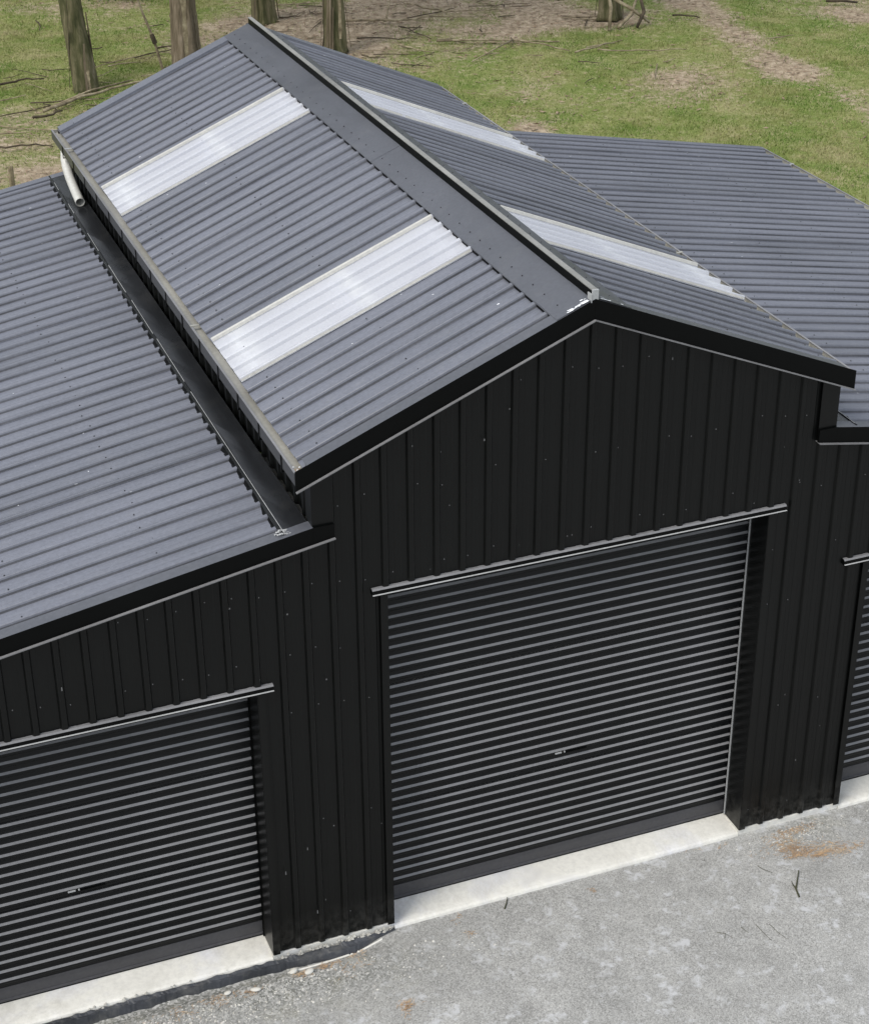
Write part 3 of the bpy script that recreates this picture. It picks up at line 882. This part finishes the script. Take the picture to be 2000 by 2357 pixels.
mb = MB()
for k in range(110):
    x = -2.46+.95*rng.random() if rng.random() < .8 else -4.4+2*rng.random()
    r_ = .004+.011*rng.random()**2; y = -.022-.028*rng.random()
    a = rng.random()*6.28; z = -.012-.02*rng.random()
    P0 = [(x+math.cos(a+t)*r_*1.5, y+math.sin(a+t)*r_, z-r_) for t in (0, 1.6, 3.1, 4.6)]
    mb.add(P0+[(x, y, z+r_*.7)], [(0, 1, 4), (1, 2, 4), (2, 3, 4), (3, 0, 4)], 0)
tag(mb.build('concrete_crumbs', M_SLABEDGE), 'pale crumbs of concrete broken along the slab edge', 'concrete crumbs', kind='stuff')
# concrete dribble strip in front of the left pier
mb = MB()
va = []
xs = np.linspace(-2.40, -1.62, 26)
for x in xs:
    t = (x+2.40)/.78; yc = -.155+.075*t**1.6
    gz = float(yardz(np.array([x]), np.array([yc]))[0])
    hw_ = .010*math.sin(math.pi*min(1, max(.02, t)))+.003
    va += [(x, yc-hw_, gz), (x, yc, gz+.014), (x, yc+hw_, gz+.002)]
mb.add(va, [(3*i+j, 3*i+j+1, 3*i+4+j, 3*i+3+j) for i in range(25) for j in range(2)])
tag(mb.build('concrete_spill', M_SLAB, None, True), 'thin curved ridge of spilled pale concrete beside the membrane', 'concrete spill')

def ico(mb, c, r, sc, mi=0, rotz=0, jit=.12):
    t = (1+5**.5)/2
    v = [(-1,t,0),(1,t,0),(-1,-t,0),(1,-t,0),(0,-1,t),(0,1,t),(0,-1,-t),(0,1,-t),(t,0,-1),(t,0,1),(-t,0,-1),(-t,0,1)]
    f = [(0,11,5),(0,5,1),(0,1,7),(0,7,10),(0,10,11),(1,5,9),(5,11,4),(11,10,2),(10,7,6),(7,1,8),(3,9,4),(3,4,2),(3,2,6),(3,6,8),(3,8,9),(4,9,5),(2,4,11),(6,2,10),(8,6,7),(9,8,1)]
    ca, sa = math.cos(rotz), math.sin(rotz); out = []
    for p in v:
        q = Vector(p).normalized()*r*(1+jit*rng.normal())
        x, y, z = q.x*sc[0], q.y*sc[1], q.z*sc[2]
        out.append((c[0]+x*ca-y*sa, c[1]+x*sa+y*ca, c[2]+z))
    mb.add(out, f, mi)
def gz_(x, y): return float(yardz(np.array([float(x)]), np.array([float(y)]))[0])
PEB = [(-2.36, -.175, .040, (1.25, .8, .6), .5, 'white oval pebble on the gravel, left of the touching pair beside the membrane'),
       (-2.255, -.235, .041, (1.3, .8, .6), .4, 'white oval pebble on the gravel, right of the touching pair, with rusty needles beside it'),
       (-2.88, -.215, .030, (1.3, .8, .6), .2, 'small off-white pebble at the left end of the row of four on the gravel'),
       (-2.68, -.265, .036, (1.5, .75, .55), -.2, 'long flat white pebble between the smallest pebble and the touching pair')]
for x, y, r_, sc, rz, lab in PEB:
    mb = MB(); ico(mb, (0, 0, 0), r_, sc, 0, 0, .03); me = mb.mesh('pebble', M_PEBBLE, True)
    o = link('pebble', me); o.location = (x, y, gz_(x, y)+r_*.45); o.rotation_euler = (0, 0, rz)
    md = o.modifiers.new('round', 'SUBSURF'); md.levels = 1; md.render_levels = 2
    tag(o, lab, 'pebble', 'white pebbles on the gravel')
mb = MB()
for i in range(6500):
    u = rng.random()
    if u < .55: x, y = -3.0+rng.normal()*.85, -.24-abs(rng.normal())*.20
    elif u < .70: x, y = 2.0+rng.normal()*.28, -.10-abs(rng.normal())*.14
    else: x, y = -4.6+9.5*rng.random(), -.06-3.2*rng.random()
    if x > 3 or y > -.05: continue
    if u < .7 and x < -1.55 and y > -.16: y -= .09
    r_ = .003+.0075*rng.random()**2+(.004 if u < .55 and rng.random() < .12 else 0)
    if u >= .7: r_ *= .55
    c = (x, y, gz_(x, y)+r_*.3)
    h = r_*.8; a = rng.random()*6.28
    ring = [(c[0]+math.cos(a+t)*r_*(1+.3*rng.normal()), c[1]+math.sin(a+t)*r_*.8, c[2]-r_*.4) for t in (0, 1.25, 2.5, 3.8, 5.0)]
    tp = [(c[0]+math.cos(a+t)*r_*.5, c[1]+math.sin(a+t)*r_*.4, c[2]+h*.6) for t in (0, 2.1, 4.2)]
    mb.add(ring+tp, [(0, 1, 5), (1, 2, 6, 5), (2, 3, 6), (3, 4, 7, 6), (4, 0, 5, 7), (5, 6, 7)], 0 if rng.random() < .8 else 1)
tag(mb.build('loose_gravel', [M_GRAVEL, M_PEBBLE]), 'loose grey gravel chips scattered on the yard and along the slab edge', 'gravel', kind='stuff')

def needles(cs, label, n, spread):
    mb = MB()
    for i in range(n):
        cx, cy_, sx, sy = cs[int(rng.random()*len(cs))]
        x, y = cx+rng.normal()*sx, cy_+rng.normal()*sy
        if y > -.03: y = -.04
        a = rng.normal()*.5+rng.choice([0, .6, 2.4]); l = .010+.022*rng.random(); w_ = .0012+.0012*rng.random()
        z = gz_(x, y)+.003+.008*rng.random(); dz = rng.normal()*.003
        d = (math.cos(a)*l, math.sin(a)*l); e = (-math.sin(a)*w_, math.cos(a)*w_)
        bend = l*.25*rng.normal()
        m1 = (x-math.sin(a)*bend, y+math.cos(a)*bend)
        mb.add([(x-d[0]-e[0], y-d[1]-e[1], z-dz), (m1[0]-e[0], m1[1]-e[1], z+.002), (x+d[0], y+d[1], z+dz), (m1[0]+e[0], m1[1]+e[1], z+.002)], [(0, 1, 2, 3)])
    tag(mb.build('needle_litter', M_NEEDLE), label, 'needle litter', kind='stuff')
needles([(1.80, -.24, .075, .06), (1.84, -.33, .06, .04), (2.0, -.38, .12, .035), (2.13, -.46, .08, .045), (2.25, -.50, .11, .03), (1.98, -.14, .1, .025), (1.86, -.42, .06, .02), (2.02, -.47, .05, .015)],
        'rusty orange fallen needles in a ring beside the right pier', 900, 1)
needles([(-1.70, -.83, .035, .04)], 'small clump of tan needles lying alone on the open yard', 90, 1)
needles([(-2.12, -.20, .05, .02), (-1.86, -.13, .06, .04), (-1.95, -.3, .08, .05), (-2.95, -.24, .07, .03), (-2.70, -.26, .05, .02), (-2.3, -.22, .04, .02), (-3.2, -.3, .15, .05)],
        'thin scatter of brown needles among the gravel by the left pier', 330, 1)
needles([(1.15, -.06, .05, .02), (1.35, -.10, .05, .02), (.11, -.2, .02, .02), (-1.0, -.10, .03, .03), (1.6, -.3, .1, .05), (-.98, -.3, .02, .02)], 'sparse yellowish needles near the middle door sill', 60, 1)

def twig(pts, r_, lab, side=None, mat=M_TWIG):
    if r_ < .005: r_ *= .6
    mb = MB(); P3 = [(x, y, gz_(x, y)+r_*.9+dz) for x, y, dz in pts]
    mb.tube(P3, [r_*(1-.55*i/(len(P3)-1)) for i in range(len(P3))], 6)
    if side:
        q = [(x, y, gz_(x, y)+r_+dz) for x, y, dz in side]; mb.tube(q, [r_*.8, r_*.5, r_*.2][:len(q)], 5)
    o = mb.build('twig', mat); tag(o, lab, 'twig', 'small dark twigs on the yard'); return o
twig([(1.575, -.87, 0), (1.60, -.78, .002), (1.66, -.70, .004), (1.735, -.60, .012)], .0085, 'thick green-brown forked twig, the largest one, on the yard below the needles', [(1.60, -.78, .004), (1.60, -.73, .012), (1.605, -.70, .02)])
twig([(-.625, -.135, 0), (-.59, -.09, .004), (-.555, -.03, .006)], .0065, 'short dark twig on the yard nearest the middle door sill')
twig([(1.47, -.41, 0), (1.49, -.47, .002), (1.535, -.53, .002)], .004, 'thin curved twig just left of the thick forked twig')
twig([(1.10, -1.02, 0), (1.105, -1.12, .002), (1.12, -1.22, .001)], .0035, 'fine dark stalk, left one of a pair low on the open yard')
twig([(1.20, -1.05, 0), (1.21, -1.15, .002), (1.235, -1.25, .001)], .0035, 'fine dark stalk, right one of a pair low on the open yard')
twig([(.78, -.98, 0), (.83, -1.02, .002), (.86, -1.08, .001)], .0035, 'fine bent stalk on the yard left of the stalk pair', [(.83, -1.02, .002), (.80, -1.07, .003)])
twig([(.98, -1.0, 0), (1.0, -1.08, .002)], .0035, 'stubby fine stalk directly left of the left pair stalk')

# ------------------------------------------------------------------ trees
def trunk_mesh(mb, pts, rad, seg=26, ridge=.09, seed=0):
    g = np.random.default_rng(seed); ph = g.random(8)*6.28
    pts = [Vector(p) for p in pts]
    # resample
    T = np.linspace(0, len(pts)-1, 64); P3 = []; RR = []
    for t in T:
        i = min(int(t), len(pts)-2); f = t-i
        P3.append(pts[i].lerp(pts[i+1], f)); RR.append(rad[i]*(1-f)+rad[i+1]*f)
    def wob(i, j):
        a = 2*math.pi*j/seg; z = T[i]
        base = 1+ridge*math.sin(a*5+ph[0]+z*.35)+ridge*.8*math.sin(a*9+ph[1]-z*.5)+ridge*.5*math.sin(a*3+ph[2]+z*.8)
        fl = math.exp(-i/1.6)*(.12+.2*math.sin(a*4+ph[3]))
        return base+fl+.025*float(g.normal())
    mb.tube(P3, RR, seg, 0, True, wob)

def crown_mesh(rad, n, seed):
    g = np.random.default_rng(seed)
    cl = g.normal(size=(26, 3))*np.array([rad*.55, rad*.55, rad*.5])
    c = cl[g.integers(0, 26, n)]+g.normal(size=(n, 3))*rad*.17
    d = g.normal(size=(n, 3)); d /= np.linalg.norm(d, axis=1)[:, None]
    e = np.cross(d, g.normal(size=(n, 3))); e /= np.linalg.norm(e, axis=1)[:, None]
    l = (.10+.08*g.random(n))[:, None]; w_ = l*.28
    v = np.stack([c-d*l, c+e*w_, c+d*l, c-e*w_], 1).reshape(-1, 3)
    me = bpy.data.meshes.new('crown'); me.from_pydata(v.tolist(), [], np.arange(n*4).reshape(-1, 4).tolist()); me.materials.append(M_LEAF)
    return me
CR = [crown_mesh(2.4, 3500, 1), crown_mesh(2.8, 3800, 2)]
def tree(x, y, top, r0, r1, lab, mat, seed, branch=None, H=13):
    t = bpy.data.objects.new('tree', None); COL.objects.link(t); t.location = (x, y, -.08)
    tag(t, lab, 'tree', 'tall trees standing behind the barn')
    mb = MB(); dx, dy = top
    pts = [(0, 0, 0), (dx*.16, dy*.16, 1.2), (dx*.3+.02, dy*.3, 2.6), (dx*.6, dy*.6, 6), (dx, dy, H)]
    trunk_mesh(mb, pts, [r0, r0*.86, r0*.8, r1, r1*.45], 26, .075, seed)
    mb.build('trunk', mat, t, True)
    mb = MB(); g = np.random.default_rng(seed)
    for k in range(5):
        z = H*(.62+.07*k); a = g.random()*6.28; l = 1.5+1.2*g.random()
        f = z/H; s = Vector((dx*f, dy*f, z))
        mb.tube([s, s+Vector((math.cos(a)*l*.5, math.sin(a)*l*.5, .7)), s+Vector((math.cos(a)*l, math.sin(a)*l, 1.7))], [.08, .05, .02], 6)
    mb.build('limbs', mat, t, True)
    for k in range(2):
        c = link('crown', CR[(seed+k) % 2], t); c.location = (dx+g.normal()*.8, dy+g.normal()*.8, H*.86+k*1.9); c.rotation_euler = (0, 0, g.random()*6)
    if branch:
        mb = MB()
        for b in branch: mb.tube([Vector(p) for p in b], [.03*(1-.7*i/(len(b)-1)) for i in range(len(b))], 6)
        mb.build('branch', M_STICKD, t, True)
    # loose bark strips at the base
    mb = MB()
    for k in range(6):
        a = g.random()*6.28; r_ = r0*1.0; z = .05+g.random()*.5; h = .4+g.random()*.9
        p0 = Vector((math.cos(a)*r_*1.35, math.sin(a)*r_*1.35, z*.2)); p1 = Vector((math.cos(a)*r_*1.02, math.sin(a)*r_*1.02, z+h*.5)); p2 = Vector((math.cos(a+.1)*r_*.93, math.sin(a+.1)*r_*.93, z+h))
        s = Vector((-math.sin(a), math.cos(a), 0))*.022
        n_ = Vector((math.cos(a), math.sin(a), 0))*.008
        mb.add([p0-s, p0+s, p1+s, p1-s, p2+s*.6, p2-s*.6, p0-n_, p1-n_, p2-n_], [(0, 1, 2, 3), (3, 2, 4, 5), (0, 3, 7, 6), (3, 5, 8, 7)])
    mb.build('peeling_bark', M_BARK, t)
    return t
tree(1.20, 23.95, (-.55, 1.5), .235, .15, 'leftmost tree behind the barn, its whole mossy dark trunk visible down to the base', M_BARKD, 1, [[(-.1, .2, 2.75), (.45, .25, 2.72), (.9, .3, 2.95)]])
tree(3.18, 24.0, (.1, .8), .27, .20, 'thick pale stringy-barked tree right of the leftmost tree, rising from behind the roof edge', M_BARK, 2)
tree(5.85, 27.7, (-.2, .5), .25, .17, 'mossy tree directly behind the far end of the roof ridge', M_BARKD, 3)
tree(6.47, 24.85, (-.1, .4), .235, .17, 'tree right of the ridge end with a pale peeled strip down its dark trunk', M_BARKD, 4)
tree(12.80, 25.2, (.1, 1.0), .24, .2, 'tree at the top right standing in a heap of broken sticks', M_BARKD, 5)
# pale peeled strips
for px_, py_, lab, parent_xy in ():
    pass
def strip(x, y, z0, z1, w_, parent_off=None):
    mb = MB(); n = 10; va = []
    for i in range(n):
        z = z0+(z1-z0)*i/(n-1); ww = w_*(.6+.5*math.sin(i*1.3)**2)
        va += [(x-ww, y-.012*(i % 2), z), (x+ww*.9, y-.02, z), ]
    mb.add(va, [(2*i, 2*i+1, 2*i+3, 2*i+2) for i in range(n-1)]); return mb
def peel(tx, ty, off, z0, z1, w_, tr):
    mb = strip(off[0], off[1], z0, z1, w_); mb.build('peeled_strip', M_STICK, tr)
trs = [o for o in bpy.data.objects if o.name.startswith('tree')]
peel(0, 0, (.02, -.265), .35, 2.4, .035, trs[3]); peel(0, 0, (.0, -.27), .02, .5, .03, trs[0]); peel(0, 0, (-.06, -.28), .0, 2.4, .05, trs[1])
# dark shrub base far left, at the very top of the frame
t = bpy.data.objects.new('shrub', None); COL.objects.link(t); t.location = (3.75, 31.3, -.05)
tag(t, 'dark low shrub at the top of the picture between the two left trees', 'shrub')
mb = MB()
for k in range(12):
    a = rng.random()*6.28
    mb.tube([(0, 0, 0), (math.cos(a)*.2, math.sin(a)*.2, .4), (math.cos(a)*.5, math.sin(a)*.5, .8)], [.03, .02, .008], 5)
mb.build('stem', M_STICKD, t)
g = np.random.default_rng(5); n = 2600
c = g.normal(size=(n, 3))*np.array([.45, .4, .28])+np.array([0, 0, .5]); d = g.normal(size=(n, 3)); d /= np.linalg.norm(d, axis=1)[:, None]
e = np.cross(d, g.normal(size=(n, 3))); e /= np.linalg.norm(e, axis=1)[:, None]
v = np.stack([c-d*.05, c+e*.02, c+d*.05, c-e*.02], 1).reshape(-1, 3)
me = bpy.data.meshes.new('foliage'); me.from_pydata(v.tolist(), [], np.arange(n*4).reshape(-1, 4).tolist()); me.materials.append(M_LEAF); link('foliage', me, t)

# sapling leaning between the first two trees
t = bpy.data.objects.new('sapling', None); COL.objects.link(t); t.location = (2.90, 24.9, -.06)
tag(t, 'bare thin dead sapling leaning left between the two left trees', 'sapling')
mb = MB(); mb.tube([(0, 0, 0), (-.10, .1, .55), (-.30, .3, 1.25), (-.52, .6, 2.3), (-.8, 1.0, 3.6)], [.03, .027, .022, .018, .01], 7); mb.build('stem', M_STICK, t)
mb = MB(); mb.tube([(-.09, .08, .50), (-.14, .12, .68)], [.05, .045], 7); mb.tube([(-.06, .05, .42), (.15, .0, .45), (.32, -.02, .44)], [.02, .014, .006], 5); mb.build('knot', M_STICKD, t)

# ------------------------------------------------------------------ fallen branches and sticks
def fz(x, y): return float(fieldz(np.array([float(x)]), np.array([float(y)]))[0])
def branch(pts, r_, lab, mat=M_STICK, subs=(), name='fallen_branch', cat='branch'):
    mb = MB(); P3 = []
    for (x0, y0), (x1, y1) in zip(pts[:-1], pts[1:]):
        for k in range(4):
            f = k/4; x, y = x0+(x1-x0)*f+rng.normal()*.03, y0+(y1-y0)*f+rng.normal()*.03
            P3.append((x, y, fz(x, y)+r_*.9+.05+.02*rng.random()))
    x, y = pts[-1]; P3.append((x, y, fz(x, y)+r_+.03))
    n = len(P3); mb.tube(P3, [r_*.72*(1-.6*i/n) for i in range(n)], 7)
    for q in subs:
        Q = [(a, b_, fz(a, b_)+z) for a, b_, z in q]; mb.tube(Q, [r_*.6*(1-.5*i/(len(Q)-1)) for i in range(len(Q))], 6)
    o = mb.build(name, mat, None, True); tag(o, lab, cat, 'fallen branches in the grass'); return o
branch([(8.51, 24.57), (10.14, 24.01), (10.76, 22.89)], .034, 'long dark crooked branch lying in the grass right of the roof ridge', M_STICK, [[(10.0, 24.0, .1), (9.5, 23.5, .12), (8.62, 22.86, .05)]])
branch([(10.78, 22.67), (11.9, 23.16)], .026, 'pale straight stick tilted up to the right in the grass', M_STICK)
branch([(11.3, 22.75), (12.41, 22.2), (13.0, 22.1)], .022, 'pale thin stick right of the tilted stick', M_STICK)
branch([(7.3, 26.9), (8.36, 26.53), (9.26, 26.48), (10.2, 26.3)], .04, 'long weathered branch behind the ridge at the top middle', M_STICK, [[(8.2, 26.6, .1), (8.5, 27.2, .3), (8.7, 27.5, .5)]])
branch([(8.30, 26.1), (8.57, 24.9)], .02, 'short stick pointing down the picture below the long weathered branch', M_STICKD)
branch([(-.35, 24.6), (.1, 24.8), (.57, 24.87)], .035, 'short dark rotting branch left of the leftmost tree', M_STICKD)
branch([(.10, 22.5), (.95, 23.2), (1.8, 23.62), (2.6, 23.9)], .045, 'thick pale log lying at the foot of the leftmost tree', M_STICK, [[(.3, 22.75, .09), (1.2, 23.55, .1), (2.1, 24.0, .08)]])
branch([(-1.0, 20.78), (-.5, 20.7), (-.1, 20.52)], .026, 'brown branch at the left edge level with the roof corner', M_STICKD)
branch([(-1.1, 21.6), (-.5, 21.5), (-.2, 21.25)], .02, 'pale thin branch at the left edge above the brown one', M_STICK)
branch([(-.15, 22.2), (.15, 22.25), (.45, 22.5)], .04, 'dark curved branch below the thick pale log', M_STICKD)
branch([(9.2, 27.6), (9.7, 26.9), (10.9, 26.8)], .03, 'brown branch at the top edge middle, above the long crooked one', M_STICK)
branch([(7.2, 25.6), (7.9, 25.1), (8.3, 25.0)], .024, 'brown twiggy branch right of the tree with the peeled strip', M_STICKD)
branch([(17.7, 24.4), (18.3, 24.1)], .06, 'dark log at the top right edge', M_STICKD)
branch([(14.0, 24.6), (14.5, 24.3)], .03, 'short brown stick beside the bare path', M_STICKD)
# heap of sticks round the right tree
for q, lab in (([(12.3, 24.2, .03), (12.42, 24.4, .45), (12.52, 24.9, 1.0)], 'pale upright stick leaning on the left of the top right tree'),
               ([(12.55, 24.6, .6), (12.95, 24.45, .35), (13.3, 24.3, .06)], 'pale bark slab sloping right across the foot of the top right tree'),
               ([(12.5, 24.2, .05), (12.9, 24.4, .25), (13.2, 24.7, .6)], 'brown stick crossing behind the pale bark slab'),
               ([(12.9, 24.1, .05), (13.15, 24.3, .3), (13.1, 24.6, .9)], 'brown upright stick on the right of the top right tree')):
    mb = MB(); mb.tube([(a, b_, fz(a, b_)+z) for a, b_, z in q], [.035, .04, .025], 6)
    tag(mb.build('stick', M_STICK if 'pale' in lab else M_STICKD, None, True), lab, 'stick', 'sticks heaped at the top right tree')
mb = MB(); mb.tube([(-1.12, 18.7, -.1), (-1.12, 18.7, .16), (-1.11, 18.72, .33)], [.05, .045, .04], 7)
tag(mb.build('stake', M_STICK), 'short pale wooden stake standing beyond the left lean-to roof', 'stake')

# leaf and bark litter
n = 9000
X = rng.uniform(-3, 20, n*3); Y = rng.uniform(12, 33, n*3)
bb = bare(X, Y); keep = rng.random(n*3) < np.clip(bb*1.1-.12, .02, 1)
X, Y = X[keep][:n], Y[keep][:n]; n = len(X)
Z = fieldz(X, Y)+.015+.02*rng.random(n)
a = rng.random(n)*6.28; l = .02+.10*rng.random(n)**3; w_ = .008+.016*rng.random(n)
dx, dy = np.cos(a)*l, np.sin(a)*l; ex, ey = -np.sin(a)*w_, np.cos(a)*w_; t1 = rng.normal(size=n)*.012
v = np.stack([np.stack([X-dx-ex*.4, Y-dy-ey*.4, Z], -1), np.stack([X+ex, Y+ey, Z+t1], -1), np.stack([X+dx, Y+dy, Z+t1*.5], -1), np.stack([X-ex, Y-ey, Z-.004], -1)], 1).reshape(-1, 3)
me = bpy.data.meshes.new('leaf_litter'); me.from_pydata(v.tolist(), [], np.arange(n*4).reshape(-1, 4).tolist()); me.materials.append(M_DRY)
tag(link('leaf_litter', me), 'brown leaves and bark scraps strewn over the bare patches under the trees', 'leaf litter', kind='stuff')

# broken twigs lying about under the trees
mb = MB()
for i in range(170):
    x, y = 7.6+rng.normal()*3.2, 25.6+rng.normal()*1.9
    if i % 4 == 0: x, y = .8+rng.normal()*1.6, 22.8+rng.normal()*1.2
    a = rng.random()*6.28 if i % 3 else rng.normal()*.4; l = .15+.55*rng.random()**2; r_ = .006+.010*rng.random()
    q = []
    for k in range(4):
        f = k/3-.5; xx, yy = x+math.cos(a)*l*f*2+rng.normal()*.02, y+math.sin(a)*l*f*2+rng.normal()*.02
        q.append((xx, yy, fz(xx, yy)+.03+.03*rng.random()))
    mb.tube(q, [r_, r_, r_*.8, r_*.5], 4, int(rng.random() < .5))
tag(mb.build('twig_litter', [M_STICK, M_STICKD]), 'broken twigs and bark scattered on the brown ground under the trees', 'twig litter', kind='stuff')

# grass blades in tufts
def blades(n, x0, x1, y0, y1, seed):
    g = np.random.default_rng(seed)
    X = g.uniform(x0, x1, n*2); Y = g.uniform(y0, y1, n*2)
    ok = g.random(n*2) < np.clip(1.05-bare(X, Y)*1.5, .03, 1)*(.35+.9*fbm(X, Y, .7, 77))
    X, Y = X[ok][:n], Y[ok][:n]; k = len(X)
    hgt = (.02+.05*g.random(k))*(.3+1.3*fbm(X, Y, 1.1, 78)); a = g.random(k)*6.28; w_ = .004+.006*g.random(k)
    lx, ly = g.normal(size=k)*hgt*.55, g.normal(size=k)*hgt*.55
    Z = fieldz(X, Y)-.005
    v = np.stack([np.stack([X-np.cos(a)*w_, Y-np.sin(a)*w_, Z], -1), np.stack([X+np.cos(a)*w_, Y+np.sin(a)*w_, Z], -1), np.stack([X+lx, Y+ly, Z+hgt], -1)], 1).reshape(-1, 3)
    me = bpy.data.meshes.new('grass_blades')
    me.vertices.add(len(v)); me.vertices.foreach_set('co', v.ravel()); f = np.arange(k*3)
    me.loops.add(k*3); me.loops.foreach_set('vertex_index', f); me.polygons.add(k)
    me.polygons.foreach_set('loop_start', np.arange(0, k*3, 3)); me.polygons.foreach_set('loop_total', np.full(k, 3)); me.update(); me.validate()
    me.materials.append(M_BLADE); return me
tag(link('grass', blades(420000, -4, 21, 11, 33, 9)), 'patchy green grass growing over the paddock behind the barn', 'grass', kind='stuff')
# sandy spoil heap at the left rear corner

# the wood that closes off the paddock (mirrored in the roofs)
g = np.random.default_rng(12); n = 30000; nt_ = 90
tx = g.uniform(-60, 75, nt_); ty = g.uniform(46, 64, nt_); th = g.uniform(13, 21, nt_); k = g.integers(0, nt_, n)
q = g.normal(size=(n, 3))*np.array([1.9, 1.9, 1]); hz = g.random(n)**.7
c = np.stack([tx[k]+q[:, 0]*(.5+hz), ty[k]+q[:, 1]*(.5+hz), 2+(th[k]-2)*hz], -1)
d = g.normal(size=(n, 3)); d /= np.linalg.norm(d, axis=1)[:, None]; e = np.cross(d, g.normal(size=(n, 3))); e /= np.linalg.norm(e, axis=1)[:, None]
v = np.stack([c-d*.45, c+e*.3, c+d*.45, c-e*.3], 1).reshape(-1, 3)
me = bpy.data.meshes.new('distant_wood'); me.from_pydata(v.tolist(), [], np.arange(n*4).reshape(-1, 4).tolist()); me.materials.append(M_LEAF)
tag(link('distant_wood', me), 'dense green wood closing off the far side of the paddock', 'wood', kind='stuff')
